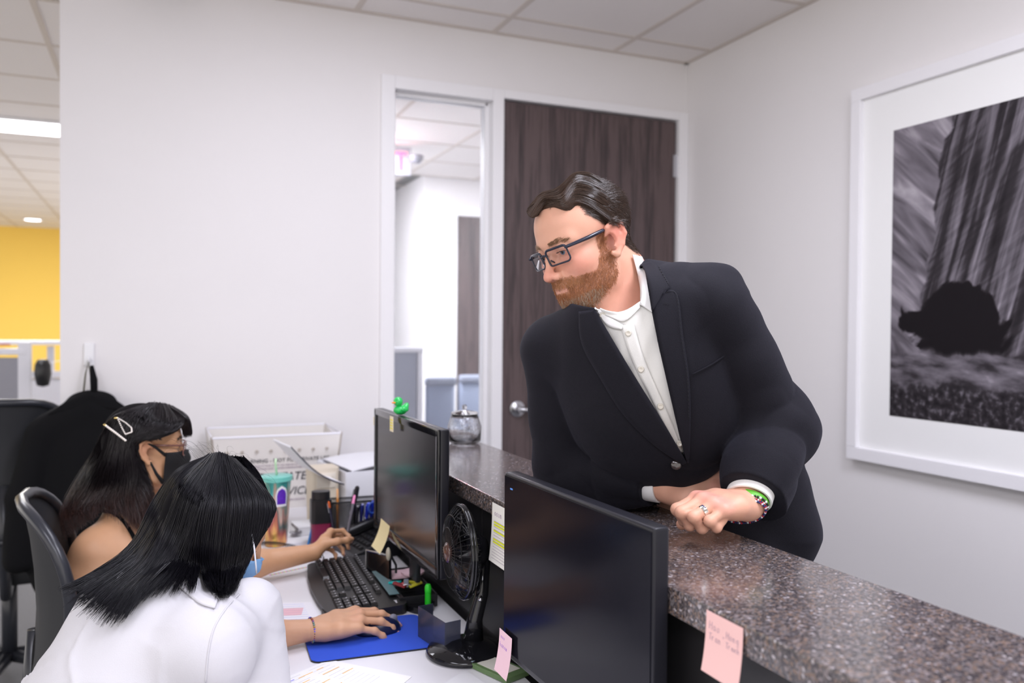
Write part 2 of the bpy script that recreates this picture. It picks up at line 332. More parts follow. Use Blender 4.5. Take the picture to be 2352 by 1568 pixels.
iy0, it, ib = 2.1693-yc, 2.1134-zc, 1.1116-zc
def picmat(m):
    tc = N(m, 'ShaderNodeTexCoord'); sep = N(m, 'ShaderNodeSeparateXYZ'); L(m, tc.outputs['UV'], sep.inputs[0]); u, v = sep.outputs[0], sep.outputs[1]
    def ns(sc, rot, scl, det=6, dist=0):
        m0 = N(m, 'ShaderNodeMapping'); m0.inputs['Rotation'].default_value = (0, 0, rot); L(m, tc.outputs['UV'], m0.inputs[0]); mp = N(m, 'ShaderNodeMapping'); mp.inputs['Scale'].default_value = scl; L(m, m0.outputs[0], mp.inputs[0])
        n = N(m, 'ShaderNodeTexNoise'); n.inputs['Scale'].default_value = sc; n.inputs['Detail'].default_value = det; n.inputs['Distortion'].default_value = dist; L(m, mp.outputs[0], n.inputs['Vector']); return n.outputs['Fac']
    def mth(op, a, b=None, c=None):
        k = N(m, 'ShaderNodeMath', operation=op)
        for i, q in enumerate((a, b, c)):
            if q is None: continue
            if isinstance(q, (int, float)): k.inputs[i].default_value = q
            else: L(m, q, k.inputs[i])
        return k.outputs[0]
    def mix(f, a, b):
        k = N(m, 'ShaderNodeMix', data_type='FLOAT'); L(m, f, k.inputs[0])
        for i, q in ((2, a), (3, b)):
            if isinstance(q, (int, float)): k.inputs[i].default_value = q
            else: L(m, q, k.inputs[i])
        return k.outputs[0]
    def step(x, e, w=.01):
        k = N(m, 'ShaderNodeMapRange', interpolation_type='SMOOTHSTEP'); L(m, x, k.inputs[0])
        for i, q in ((1, mth('SUBTRACT', e, w) if not isinstance(e, (int, float)) else e-w), (2, mth('ADD', e, w) if not isinstance(e, (int, float)) else e+w)):
            if isinstance(q, (int, float)): k.inputs[i].default_value = q
            else: L(m, q, k.inputs[i])
        return k.outputs[0]
    # streaked cliff face
    st = ns(2.6, .30, (11, .8, 1), 9, .6); st2 = ns(4, -.55, (1.2, 14, 1), 8); big = ns(2.2, .2, (1, 1, 1), 4)
    cliff = mth('ADD', mth('MULTIPLY', mth('POWER', st, 2.2), 1.5), mth('MULTIPLY', mth('SUBTRACT', st2, .5), .35)); cliff = mth('MULTIPLY', cliff, mth('ADD', mth('MULTIPLY', big, 1.4), .1))
    # pale pillar at the near side of the picture
    wob = ns(3, 0, (1, 1.5, 1), 5); pil = mth('SUBTRACT', 1, step(u, mth('ADD', mth('MULTIPLY', wob, .25), mth('ADD', mth('MULTIPLY', v, .16), -.03)), .006))
    pilc = mth('ADD', mth('MULTIPLY', ns(3, .7, (1, 5, 1), 8, 1.0), .9), -.05); c = mix(pil, cliff, pilc)
    # dark hollow
    du = mth('DIVIDE', mth('SUBTRACT', u, .26), .19); dv = mth('DIVIDE', mth('SUBTRACT', v, .33), .115)
    r2 = mth('ADD', mth('ADD', mth('MULTIPLY', du, du), mth('MULTIPLY', dv, dv)), mth('MULTIPLY', mth('SUBTRACT', ns(3.2, .4, (1, .8, 1), 9, 1.2), .5), 7.5)); c = mix(step(r2, 1.0, .12), .012, c)
    # scrub below
    g = mth('POWER', ns(45, 0, (1, 1, 1), 10), 2.6); ledge = mth('MULTIPLY', ns(8, .1, (1, 3, 1), 8), 1.0)
    c = mix(mth('SUBTRACT', 1, step(v, mth('ADD', .17, mth('MULTIPLY', ns(9, 0, (1, .1, 1), 6), .12)), .01)), c, mth('SUBTRACT', ledge, .18)); c = mix(mth('SUBTRACT', 1, step(v, mth('ADD', .07, mth('MULTIPLY', ns(6, 0, (1, .1, 1), 6), .1)), .03)), c, g)
    col = ramp(m, c, [(0, (.008, .006, .008)), (.20, (.035, .03, .035)), (.45, (.20, .18, .21)), (.72, (.62, .58, .63))])
    L(m, col, m.node_tree.nodes['Principled BSDF'].inputs['Base Color'])
picmat(pm)
me = bpy.data.meshes.new('print'); pw = 2*iy0
me.from_pydata([(-.0235, iy0, it), (-.0235, iy0, ib), (-.0235, -iy0, ib), (-.0235, -iy0, it), (-.0225, iy0, it), (-.0225, iy0, ib), (-.0225, -iy0, ib), (-.0225, -iy0, it)], [], [(0, 1, 2, 3), (4, 7, 6, 5), (0, 4, 5, 1), (1, 5, 6, 2), (2, 6, 7, 3), (3, 7, 4, 0)])
uv = me.uv_layers.new(); q = {0: (0, 1), 1: (0, 0), 2: (1, 0), 3: (1, 1)}
for lp in me.loops: uv.data[lp.index].uv = q[lp.vertex_index % 4]
mesh_obj('print', me, pm, pc)
# coat hook
t = thing('wall_hook', 'small white adhesive wall hook holding the black coat', 'hook', (-.219, YB, 1.29)); obj('back_plate', bx((0, -.006, .01), (.035, .012, .085), .005), whitem, t)
bm = BM(); tube(bm, [(0, -.012, -.005), (0, -.03, -.02), (0, -.042, -.012), (0, -.045, .005)], .006, 8); obj('hook_arm', bm, whitem, t, smooth=True)
# ================================================================ COUNTER AND DESK
granm = M('granite', (.2, .17, .16), .16, spec=.6)
def granite(m):
    tc = N(m, 'ShaderNodeTexCoord'); n0 = N(m, 'ShaderNodeTexNoise'); n0.inputs['Scale'].default_value = 90; n0.inputs['Detail'].default_value = 3; L(m, tc.outputs['Object'], n0.inputs['Vector'])
    mv = N(m, 'ShaderNodeMix', data_type='RGBA', blend_type='LINEAR_LIGHT'); mv.inputs[0].default_value = .003; L(m, tc.outputs['Object'], mv.inputs[6]); L(m, n0.outputs['Color'], mv.inputs[7])
    def vor(sc):
        v = N(m, 'ShaderNodeTexVoronoi'); v.inputs['Scale'].default_value = sc; L(m, mv.outputs[2], v.inputs['Vector']); s = N(m, 'ShaderNodeSeparateColor'); L(m, v.outputs['Color'], s.inputs[0]); return s.outputs[0]
    a = ramp(m, vor(300), [(0, (.010, .009, .012)), (.28, (.035, .031, .038)), (.44, (.085, .062, .052)), (.58, (.12, .11, .115)), (.73, (.19, .12, .08)), (.87, (.23, .19, .19)), (.975, (.5, .46, .48))], 'CONSTANT')
    b = ramp(m, vor(700), [(0, (.015, .015, .02)), (.5, (.11, .09, .09)), (1, (.27, .23, .22))])
    x = N(m, 'ShaderNodeMix', data_type='RGBA'); x.inputs[0].default_value = .35; L(m, a, x.inputs[6]); L(m, b, x.inputs[7]); L(m, x.outputs[2], m.node_tree.nodes['Principled BSDF'].inputs['Base Color'])
granite(granm)
CL, CRX, CZ, CY1 = .626, .8935, 1.07, 2.50
ct = tag(obj('countertop', span((CL, -1.2, CZ-.036), (CRX, CY1, CZ), .0025), granm), 'long speckled brown and grey granite counter top the man leans on', 'countertop')
panelb = M('dark_laminate', (.012, .011, .012), .45, noise=.2, nscale=6, stretch=(60, 60, 1))
pw = thing('counter_partition', 'black panelled partition carrying the granite counter top', 'partition', (.74, .8, 0))
obj('core', span((-.07, -2, .04), (.07, 1.68, CZ-.0365), .002), panelb, pw); obj('toe_kick', span((-.05, -2, 0), (.05, 1.66, .04)), blackp, pw)
y = -.9
while y < 1.6:
    obj('panel', span((-.078, y, .76), (-.0705, min(y+.596, 1.68), CZ-.038), .002), panelb, pw); y += .6
obj('valance', span((-.085, -1.9, CZ-.048), (-.0785, 1.68, CZ-.0365), .001), blackp, pw)
deskm = M('desk_white', (.80, .79, .82), .35)
dk = thing('desk', 'white L-shaped desk top under the keyboards, papers and monitors', 'desk', (0, 0, 0))
prof = [(.05, .5), (.655, .5), (.655, 2.66), (.94, 2.70), (.94, 3.44), (.10, 3.44), (.10, 2.9), (.05, 2.7)]
bm = BM(); prism(bm, prof, .71, .74); obj('desk_top', bm, deskm, dk)
for a, b in (((.10, .55, 0), (.13, 1.15, .709)), ((.60, 2.2, 0), (.64, 2.6, .709)), ((.12, 3.2, 0), (.15, 3.4, .709)), ((.80, 3.0, 0), (.83, 3.4, .709))): obj('leg', span(a, b, .003), deskm, dk)
# ---------------------------------------------------------------- monitors
def monitor(name, label, A, B, zt, zb, screenm, bezel, thick, grpr):
    """screen plane from A (far end) to B (near end); faces -x"""
    A, B = np.array(A, float), np.array(B, float); c = (A+B)/2; d = B-A; wd = np.linalg.norm(d); rot = math.atan2(d[0], -d[1])  # local +y = towards A, local -x = front
    h = zt-zb; t = thing(name, label, 'monitor', (c[0], c[1], .74), rot); zc = (zt+zb)/2-.74
    obj('casing', bx((thick/2, 0, zc), (thick, wd, h), .005, seg=3), M('monitor_plastic_'+grpr, (.014, .014, .019), .3, spec=.3), t, auto=40)
    obj('rear_shell', bx((thick+.001, 0, zc-.01), (.010, wd*.72, h*.7), .004, seg=3), blackp, t, auto=40)
    if bezel:
        bm = BM()
        for yy, zz, sy, sz in ((0, h/2-bezel/2, wd-.004, bezel), (0, -h/2+bezel*.8, wd-.004, bezel*1.6), (wd/2-bezel/2, 0, bezel, h-.004), (-wd/2+bezel/2, 0, bezel, h-.004)): box(bm, (-.002, yy, zc+zz), (.006, sy, sz), .0015)
        obj('bezel', bm, blackg, t, auto=40)
    obj('screen', bx((-.0006, 0, zc+(bezel*.3 if bezel else .003)), (.002, wd-2*bezel-.006, h-2.6*bezel-(.018 if not bezel else 0)), .0003), screenm, t)
    bm = BM(); box(bm, (.007+thick, 0, .20), (.012, .06, .30), .004); obj('stand_neck', bm, blackp, t, auto=40)
    bm = BM(); prism(bm, [(x*.045+.022, y*.11) for x, y in [(math.cos(a*math.pi/16), math.sin(a*math.pi/16)) for a in range(32)]], .0, .014); obj('stand_base', bm, blackg, t)
    return t
scr1 = M('screen_off', (.020, .018, .020), .16, spec=.45); scr2 = M('screen_matte', (.007, .007, .011), .16, spec=.10, noise=.25, nscale=4)
m1 = monitor('monitor', 'black monitor with a green rubber duck on its top edge', (.556, 2.225), (.566, 1.70), 1.190, .865, scr1, .017, .022, 'far')
m2 = monitor('monitor', 'large black monitor with a pink note stuck to its lower corner', (.583, 1.382), (.598, .918), 1.151, .82, scr2, 0, .026, 'near')
obj('power_led', bx((-.001, .20, .385), (.002, .010, .003), .0005), M('led_blue', (.1, .3, .8), .3), m2)
# ---------------------------------------------------------------- sticky notes
pinkm = M('note_pink', (.80, .50, .47), .75); pink2 = M('note_pink_pale', (.82, .56, .62), .75); yelm = M('note_yellow', (.86, .74, .42), .75); paperm = M('paper', (.86, .86, .88), .7)
inkm = M('ink_grey', (.30, .22, .30), .6); inkp = M('ink_purple', (.35, .18, .55), .6); inkk = M('ink_black', (.02, .02, .03), .6)
def note(name, label, cat, org, u, v, w_, h_, mat, curl=.1, parent=None, nv=10):
    """note hanging from its top edge at org; u: along the edge, v: down, curls off the surface"""
    A = axes(u, v); A[:, 2] *= (1 if A[:, 2] @ (EYE-np.array(org)) > 0 else -1); n = A[:, 2]; t = thing(name, label, cat, org); 
    obj('sheet', sheet(lambda a, b: A[:, 0]*(a*w_)+A[:, 1]*(b*h_)+n*(curl*h_*b**2.2+.0009), 3, nv, .0004), mat, t, smooth=False); return t, A
def stroke(bm, A, pts, r, off, cf=None):
    P = [A[:, 0]*x+A[:, 1]*y+A[:, 2]*(off+(cf(y) if cf else 0)) for x, y in pts]; tube(bm, P, r, 4)
nl = {'H': [[(0, 0), (0, 1)], [(.6, 0), (.6, 1)], [(0, .5), (.7, .45)]], 'T': [[(0, .05), (.8, 0)], [(.4, 0), (.35, 1)]], 'a': [[(.5, .45), (.2, .4), (0, .7), (.15, 1), (.45, .8), (.5, .45), (.5, .95), (.6, 1)]], 'o': [[(.3, .4), (0, .6), (.1, .95), (.4, .95), (.55, .6), (.3, .4)]],
      'r': [[(0, .4), (.02, 1)], [(0, .6), (.2, .42), (.4, .42)]], 'n': [[(0, .4), (0, 1)], [(0, .6), (.2, .42), (.4, .55), (.42, 1)]], 'g': [[(.45, .45), (.15, .42), (0, .7), (.2, .95), (.45, .8), (.48, .45), (.45, 1.3), (.1, 1.35)]], 'h': [[(0, 0), (0, 1)], [(0, .65), (.2, .45), (.4, .6), (.42, 1)]], '=': [[(0, .5), (.4, .48)], [(0, .72), (.4, .7)]], 'u': [[(0, .4), (.05, .9), (.35, .95), (.4, .4)]], 'm': [[(0, .4), (0, 1)], [(0, .5), (.2, .45), (.25, 1)], [(.25, .5), (.5, .45), (.52, 1)]]}
def write(bm, A, s, x, y, h, r=.0003, off=.0013, cf=None):
    for ch in s:
        if ch == ' ': x += h*.5; continue
        for st in nl.get(ch, nl['o']): stroke(bm, A, [(x+px*h*.85, y+py*h) for px, py in st], r, off, cf)
        x += h*.78
    return x
org = onx(1616, 1397, .6245); t, A = note('sticky_note', 'pink sticky note with handwriting hanging from the granite counter edge', 'sticky note', (.6245, .838, 1.0665), (0, -1, .0), (0, 0, -1), .069, .073, pinkm, .10)
cf = lambda y: .10*.073*(max(y, 0)/.073)**2.2
bm = BM(); write(bm, A, 'Hao', .007, .011, .0095, cf=cf); write(bm, A, 'Tran', .007, .025, .0080, cf=cf); write(bm, A, '=', .0335, .020, .005, cf=cf); write(bm, A, 'Hong', .0395, .014, .0080, cf=cf); write(bm, A, 'Tranh', .0395, .026, .0068, cf=cf); obj('handwriting', bm, inkm, t)
B2 = at(1165, 1465, 1.47); t, A = note('sticky_note', 'pale pink sticky note stuck to the lower corner of the large black monitor', 'sticky note', (.5765, 1.383, .868), (.015, -.46, -.02), (0, -.02, -1), .052, .075, pink2, .12)
cf2 = lambda y: .12*.075*(max(y, 0)/.075)**2.2
bm = BM(); write(bm, A, 'nuo', .008, .008, .007, .0003, cf=cf2); write(bm, A, 'hanom', .006, .022, .008, .0003, cf=cf2); obj('handwriting', bm, inkp, t)
P = np.array([.5455, 2.035, 1.188]); t, A = note('sticky_note', 'small yellow sticky note under the green rubber duck on the monitor', 'sticky note', P, (.01, -.5, .0), (0, 0, -1), .030, .038, M('note_cream', (.86, .76, .55), .75), .0)
bm = BM()
for k in range(4): stroke(bm, A, [(.004, .009+.007*k), (.025, .009+.007*k)], .0018, .0008)
obj('yellow_lines', bm, M('highlighter_yellow', (.85, .78, .03), .6), t)
t, A = note('sticky_note', 'tiny cream note stuck to the far edge of the monitor with the duck', 'sticky note', (.5535, 2.236, 1.165), (.0, -.5, 0), (0, 0, -1), .012, .022, yelm, .0)
P = at(876, 1190, 2.15); t, A = note('sticky_note', 'yellow sticky note curling off the lower corner of the monitor with the duck', 'sticky note', P, (.10, -.35, -.10), (.03, -.02, -1), .045, .075, yelm, .25)
# paper hanging on counter edge
t, A = note('paper_sheet', 'printed sheet with yellow highlighting taped under the counter edge', 'paper', (.622, 1.535, 1.063), (0, -1, 0), (0, 0, -1), .15, .115, M('paper_warm', (.78, .76, .70), .7), .06)
cf3 = lambda y: .06*.115*(max(y, 0)/.115)**2.2
bm = BM(); bm2 = BM()
for k in range(14):
    (stroke)(bm, A, [(.012, .035+.0055*k), (.13, .035+.0055*k)], .0004, .0012, cf3)
for k in (2, 3, 5, 8, 9): stroke(bm2, A, [(.012, .026+.0055*k), (.10, .026+.0055*k)], .0021, .0002, cf3)
obj('printed_lines', bm, inkm, t); obj('highlighting', bm2, M('highlighter', (.75, .80, .02), .6), t); bm = BM(); write(bm, A, 'Go', .014, .012, .012, .0005, cf=cf3); write(bm, A, 'un', .034, .012, .012, .0005, cf=cf3); obj('handwriting', bm, inkm, t)
# ---------------------------------------------------------------- rubber duck
gm = M('duck_green', (.01, .50, .09), .35, coat=.3); orange = M('beak_orange', (.8, .25, .02), .4)
tk = thing('rubber_duck', 'small green rubber duck sitting on the monitor top edge', 'toy', (.569, 2.020, 1.1905), math.radians(-60-100))
bm = BM(); bmesh.ops.create_uvsphere(bm, u_segments=20, v_segments=14, radius=1, matrix=Matrix.Translation((0, 0, .013)) @ Matrix.Diagonal((.021, .015, .0125, 1)))
for v in bm.verts:
    if v.co.x < -.008: v.co.z += (-(v.co.x+.008))*1.1
obj('body', bm, gm, tk, smooth=True); bm = BM(); bmesh.ops.create_uvsphere(bm, u_segments=16, v_segments=12, radius=.0118, matrix=Matrix.Translation((.009, 0, .034))); obj('head', bm, gm, tk, smooth=True)
bm = BM(); bmesh.ops.create_uvsphere(bm, u_segments=12, v_segments=8, radius=1, matrix=Matrix.Translation((.022, 0, .032)) @ Matrix.Diagonal((.006, .005, .0022, 1))); obj('beak', bm, orange, tk, smooth=True)
for s in (-1, 1): bm = BM(); bmesh.ops.create_uvsphere(bm, u_segments=8, v_segments=6, radius=.0016, matrix=Matrix.Translation((.017, s*.006, .038))); obj('eye', bm, blackp, tk, smooth=True)
for s in (-1, 1): bm = BM(); bmesh.ops.create_uvsphere(bm, u_segments=10, v_segments=8, radius=1, matrix=Matrix.Translation((-.002, s*.0145, .015)) @ Matrix.Diagonal((.011, .004, .007, 1))); obj('wing', bm, gm, tk, smooth=True)
# ---------------------------------------------------------------- fan
fn = thing('desk_fan', 'small glossy black desk fan standing between the two monitors', 'fan', (.590, 1.60, .74), math.radians(-4))
RY = Matrix.Rotation(-math.pi/2, 3, 'Y')  # lathe axis -> -x (front)
fz = .212
bm = BM(); lathe(bm, [(0, 0), (.078, 0), (.082, .005), (.078, .013), (.05, .022), (.03, .03), (0, .032)], 40); obj('base', bm, blackg, fn, smooth=True)
bm = BM(); tube(bm, [(.016, 0, .025), (.02, 0, .07), (.034, 0, .12), (.038, 0, fz-.02)], [.022, .016, .014, .014], 18); obj('neck', bm, blackg, fn, smooth=True)
bm = BM(); lathe(bm, [(0, -.045), (.022, -.043), (.032, -.03), (.034, -.008), (.03, 0), (0, 0)], 28, (0, 0, fz), RY); obj('motor_housing', bm, blackg, fn, smooth=True)
def ring(bm, R, x, r, n=56): tube(bm, [(x, R*math.cos(a*2*math.pi/n), fz+R*math.sin(a*2*math.pi/n)) for a in range(n+1)], r, 6, False)
bm = BM(); ring(bm, .093, -.012, .0042); ring(bm, .093, -.006, .0035); obj('guard_rim', bm, blackg, fn, smooth=True)
wires = BM()
for k in range(48):
    a = k*2*math.pi/48; c, s = math.cos(a), math.sin(a)
    tube(wires, [(x, c*R, fz+s*R) for R, x in ((.022, -.040), (.05, -.038), (.075, -.031), (.089, -.020), (.093, -.012))], .0007, 4, False)
    tube(wires, [(x, c*R, fz+s*R) for R, x in ((.03, .016), (.06, .014), (.085, .004), (.093, -.006))], .0007, 4, False)
for R, x in ((.05, -.038), (.075, -.031)): ring(wires, R, x, .0009, 40)
o = obj('guard_wires', wires, M('guard_black', (.008, .008, .009), .3, spec=.25), fn); o['kind'] = 'stuff'
hb = BM(); lathe(hb, [(0, .047), (.012, .046), (.020, .042), (.022, .036), (0, .036)], 28, (0, 0, fz), RY); cp = obj('hub_cap', hb, M('hub_brown', (.07, .028, .02), .2, coat=.5), fn, smooth=True)
for k in range(4):
    a0 = k*math.pi/2; 
    bm = sheet(lambda u, v: (-.012-.012*(v-.5)*2*(1-.3*u), (.016+.066*u)*math.cos(a0+(v-.5)*(1.05)), fz+(.016+.066*u)*math.sin(a0+(v-.5)*(1.05))), 6, 6, .0016); obj('blade', bm, M('fan_blade%d' % k, (.012, .012, .014), .15), fn, smooth=True)
bm = BM(); bmesh.ops.create_uvsphere(bm, u_segments=12, v_segments=8, radius=.0055, matrix=Matrix.Translation((.026, -.018, .115))); obj('pivot_screw', bm, chrome, fn, smooth=True)
# ---------------------------------------------------------------- keyboard
kbm = M('keyboard_black', (.013, .012, .013), .42); keym = M('key_black', (.016, .015, .016), .38); legend = M('key_legend', (.75, .75, .8), .5)
KA = onz(717, 1306, .745); K0 = np.array([.398, 2.310]); K1 = np.array([.372, 1.845]); 
kx = np.array([.475, 2.09]); kb = thing('keyboard', 'black keyboard with white legends on the desk beside the blue mouse pad', 'keyboard', (kx[0]-.005, kx[1]+.012, .74), math.radians(-93))
# local: x = along the long side (towards the near end), y = towards the monitor
KW, KD = .455, .178
bm = BM(); pr_ = rrect(KW, KD, .02, 5); 
pr_ = [(x, y-(.018*(1-(2*x/KW)**2) if y < 0 else 0)) for x, y in sum([[(a[0]+(b[0]-a[0])*q, a[1]+(b[1]-a[1])*q) for q in (0, .25, .5, .75)] for a, b in zip(pr_, pr_[1:]+pr_[:1])], [])]
prism(bm, pr_, 0, 1, lambda x, y, z: (x, y, (.002 if z == 0 else .014+.06*(y+.09))+.0)); obj('case', bm, kbm, kb)
km = bpy.data.meshes.new('key'); b_ = BM(); box(b_, (0, 0, 0), (1, 1, 1))
for v in b_.verts:
    if v.co.z > 0: v.co.x *= .78; v.co.y *= .78
b_.to_mesh(km); b_.free(); km.materials.append(keym)
def keyh(y): return .014+.06*(y+.09)+.0035
lg = BM(); rows = [(-.062, 'space'), (-.043, 10), (-.024, 11), (-.005, 12), (.014, 13), (.040, 12)]
for ri, (ky, n) in enumerate(rows):
    specs = []
    if n == 'space': specs = [(-.212, .024), (-.186, .022), (-.16, .022), (-.095, .10), (-.028, .022), (-.004, .022), (.020, .022), (.044, .022)]
    else:
        x = -.2225; e = {10: (.042, .05), 11: (.032, .042), 12: (.028, .028), 13: (.0185, .038)}[n] if ri < 5 else (.018, .018)
        specs.append((x+e[0]/2, e[0]-.001)); x += e[0]
        for q in range(n): specs.append((x+.0095, .0182)); x += .0191 if ri < 5 else .0203
        if ri < 5: specs.append((x+(.055-x)/2, max(.055-x, .016)-.001))
    for q in range(3):
        if ri in (0, 3, 4, 5) or (ri == 1 and q == 1): specs.append((.0745+.0185*q, .0175))
    for q in range(4):
        if ri < 5: specs.append((.139+.0187*q, .0178))
    for kxx, kw_ in specs:
        o = link(bpy.data.objects.new('key', km)); o.parent = kb; o.location = (kxx, ky, keyh(ky)); o.scale = (kw_, .0178 if ri < 5 else .014, .0085); o.rotation_euler = (.06, 0, 0)
        if kw_ < .03:
            box(lg, (kxx-.002, ky+.002, keyh(ky)+.0046), (.0028, .0030, .0003), 0, Matrix.Rotation(.06, 3, 'X'))
for k in range(5): box(lg, (.190+.004*k, .066, keyh(.066)-.0033), (.0028, .004 if k else .007, .0006))
o = obj('key_legends', lg, legend, kb); o['kind'] = 'stuff'
# ---------------------------------------------------------------- mouse pad, mouse
padm = M('pad_blue', (.022, .085, .62), .8, noise=.06, nscale=900, bump=.4, bscale=1500)
PC = np.array([.4225, 1.745]); mp_ = thing('mouse_pad', 'bright blue mouse pad under the hand and mouse', 'mouse pad', (.425, 1.758, .74), math.radians(-3))
bm = BM(); prism(bm, rrect(.262, .205, .018), .0, .0035); obj('rubber_base', bm, blackp, mp_); bm = BM(); prism(bm, rrect(.262, .205, .018), .0036, .005); obj('fabric_top', bm, padm, mp_)
ms = thing('computer_mouse', 'dark blue and black mouse under the hand on the blue pad', 'mouse', (.452, 1.775, .7452), math.radians(2))
mb = M('mouse_body', (.008, .012, .05), .3)
bm = BM(); bmesh.ops.create_uvsphere(bm, u_segments=28, v_segments=20, radius=1, matrix=Matrix.Diagonal((.050, .030, .033, 1)))
for v in bm.verts:
    if v.co.z < 0: v.co.z = 0
obj('shell', bm, mb, ms, smooth=True); bm = BM(); lathe(bm, [(0, -.004), (.009, -.004), (.010, 0), (.009, .004), (0, .004)], 18, (.033, 0, .024), Matrix.Rotation(math.pi/2, 3, 'X')); obj('scroll_wheel', bm, M('wheel_grey', (.2, .2, .25), .4), ms, smooth=True)
# ---------------------------------------------------------------- USB stick, papers
t = thing('usb_stick', 'flat black plastic dongle with white lettering beside the keyboard', 'usb stick', (.374, 1.962, .7412), math.radians(79)); obj('body', bx((0, 0, .004), (.115, .022, .007), .002), blackp, t)
bm = BM()
for k in range(6): box(bm, (-.022+.006*k, .001*(k % 2), .0078), (.0035, .010 if k in (0, 3) else .006, .0003))
obj('white_lettering', bm, legend, t)
def flat(name, label, cat, quad, mat, z=.7405, lines=()):
    q = [np.array(p, float) for p in quad]; c = sum(q)/4; t = thing(name, label, cat, (c[0], c[1], z))
    bm = BM(); prism(bm, [(p[0]-c[0], p[1]-c[1]) for p in q], 0, .0006); obj('sheet', bm, mat, t)
    for nm, m_, segs in lines:
        bm = BM()
        for (u0, v0, u1, v1, th) in segs:
            P = lambda u, v: (q[0]*(1-u)*(1-v)+q[1]*u*(1-v)+q[2]*u*v+q[3]*(1-u)*v-c)
            a, b = P(u0, v0), P(u1, v1); d = b-a; n = np.array([-d[1], d[0]]); n = n/np.linalg.norm(n)*th/2
            prism(bm, [a+n, a-n, b-n, b+n], .0006, .0008)
        obj(nm, bm, m_, t)
    return t
pg = M('paper_grid', (.80, .78, .90), .7); org_m = M('print_orange', (.85, .50, .12), .6); pur = M('print_purple', (.25, .20, .75), .6)
rl = random.Random(3)
flat('paper_sheet', 'white printed sheet with orange and purple lines at the near end of the desk', 'paper', [(.205, 1.60), (.325, 1.672), (.455, 1.53), (.33, 1.40)], M('paper_white', (.88, .87, .88), .7), .7405,
     [('orange_lines', org_m, [(u, v, u+l, v, .0022) for u, v, l in ((.3, .1, .25), (.62, .1, .12), (.2, .2, .15), (.55, .22, .3), (.3, .34, .2), (.7, .36, .2), (.2, .48, .3))]), ('purple_lines', pur, [(.1, .09, .24, .09, .0025), (.12, .3, .3, .3, .0022)]), ('text_lines', M('ink_faint', (.55, .54, .60), .6), [(u, .05+.06*k, u+.3, .05+.06*k, .0008) for k in range(12) for u in (.1, .55)])])
flat('paper_sheet', 'sheet with a pink block and blue lines beside the keyboard', 'paper', [(.16, 2.10), (.352, 2.04), (.35, 1.89), (.15, 1.93)], M('paper_form', (.85, .83, .88), .7), .7405, [('pink_block', M('print_pink', (.85, .52, .58), .7), [(.35, .45, .85, .45, .05)]), ('blue_lines', M('print_blue', (.4, .45, .8), .6), [(.1, .1+.1*k, .9, .1+.1*k, .001) for k in range(9)])])
flat('paper_sheet', 'colour-printed sheet with rainbow edges under the bare forearm', 'paper', [(.24, 2.46), (.40, 2.45), (.42, 2.32), (.26, 2.24)], M('paper_white2', (.84, .84, .86), .7), .7405, [('colour_dots_%s' % n, M('print_'+n, c, .6), [(.2+.07*k+o_, .75, .22+.07*k+o_, .79, .004) for k in range(10)]) for n, c, o_ in (('magenta', (.7, .05, .4), 0), ('green', (.1, .55, .2), .02), ('amber', (.8, .6, .05), .04))])
flat('paper_sheet', 'crumpled white sheet lying under the large black monitor', 'paper', [(.40, 1.40), (.56, 1.52), (.60, 1.30), (.46, 1.22)], M('paper_white3', (.80, .80, .83), .7), .741)
flat('paper_sheet', 'white sheet lying between the keyboard and the desk phone', 'paper', [(.44, 2.44), (.55, 2.50), (.56, 2.36), (.50, 2.33)], M('paper_white4', (.82, .82, .85), .7), .7405)
# booklet right of fan
t = thing('booklet', 'green and white booklet lying behind the desk fan', 'booklet', (.615, 1.50, .741), math.radians(20)); obj('cover', bx((0, 0, .005), (.06, .13, .01), .001), M('booklet_green', (.12, .20, .08), .4), t); obj('label_panel', bx((0, -.01, .0106), (.045, .075, .0008)), M('booklet_label', (.7, .68, .6), .6), t)
obj('sleeve', bx((.0, .05, .012), (.058, .03, .002)), M('clear_sleeve', (.35, .45, .52), .15), t)
# dark plastic file holder between pad and fan
t = thing('file_holder', 'smoky dark plastic holder standing at the end of the blue mouse pad', 'file holder', (.555, 1.645, .74), math.radians(10)); smoky = M('smoky_plastic', (.05, .055, .09), .2, alpha=.80)
obj('side_plate', bx((0, .075, .035), (.035, .002, .07), .0005), smoky, t); obj('side_plate', bx((0, -.045, .035), (.035, .002, .07), .0005), smoky, t); obj('front_plate', bx((-.018, .015, .035), (.002, .12, .07), .0005), smoky, t); obj('bottom_plate', bx((0, .015, .0015), (.036, .12, .003), .0005), smoky, t)
t = thing('highlighter', 'bright green highlighter standing beside the desk fan', 'highlighter', onz(983, 1395, .745)); bm = BM(); tube(bm, [(0, 0, 0), (0, 0, .038)], .0075, 14); obj('barrel', bm, M('neon_green', (.02, .60, .02), .35), t, auto=40); bm = BM(); tube(bm, [(0, 0, .0385), (0, 0, .050), (0, 0, .056)], [.008, .008, .005], 14); obj('cap', bm, M('neon_green_cap', (.03, .70, .03), .35), t, auto=40)
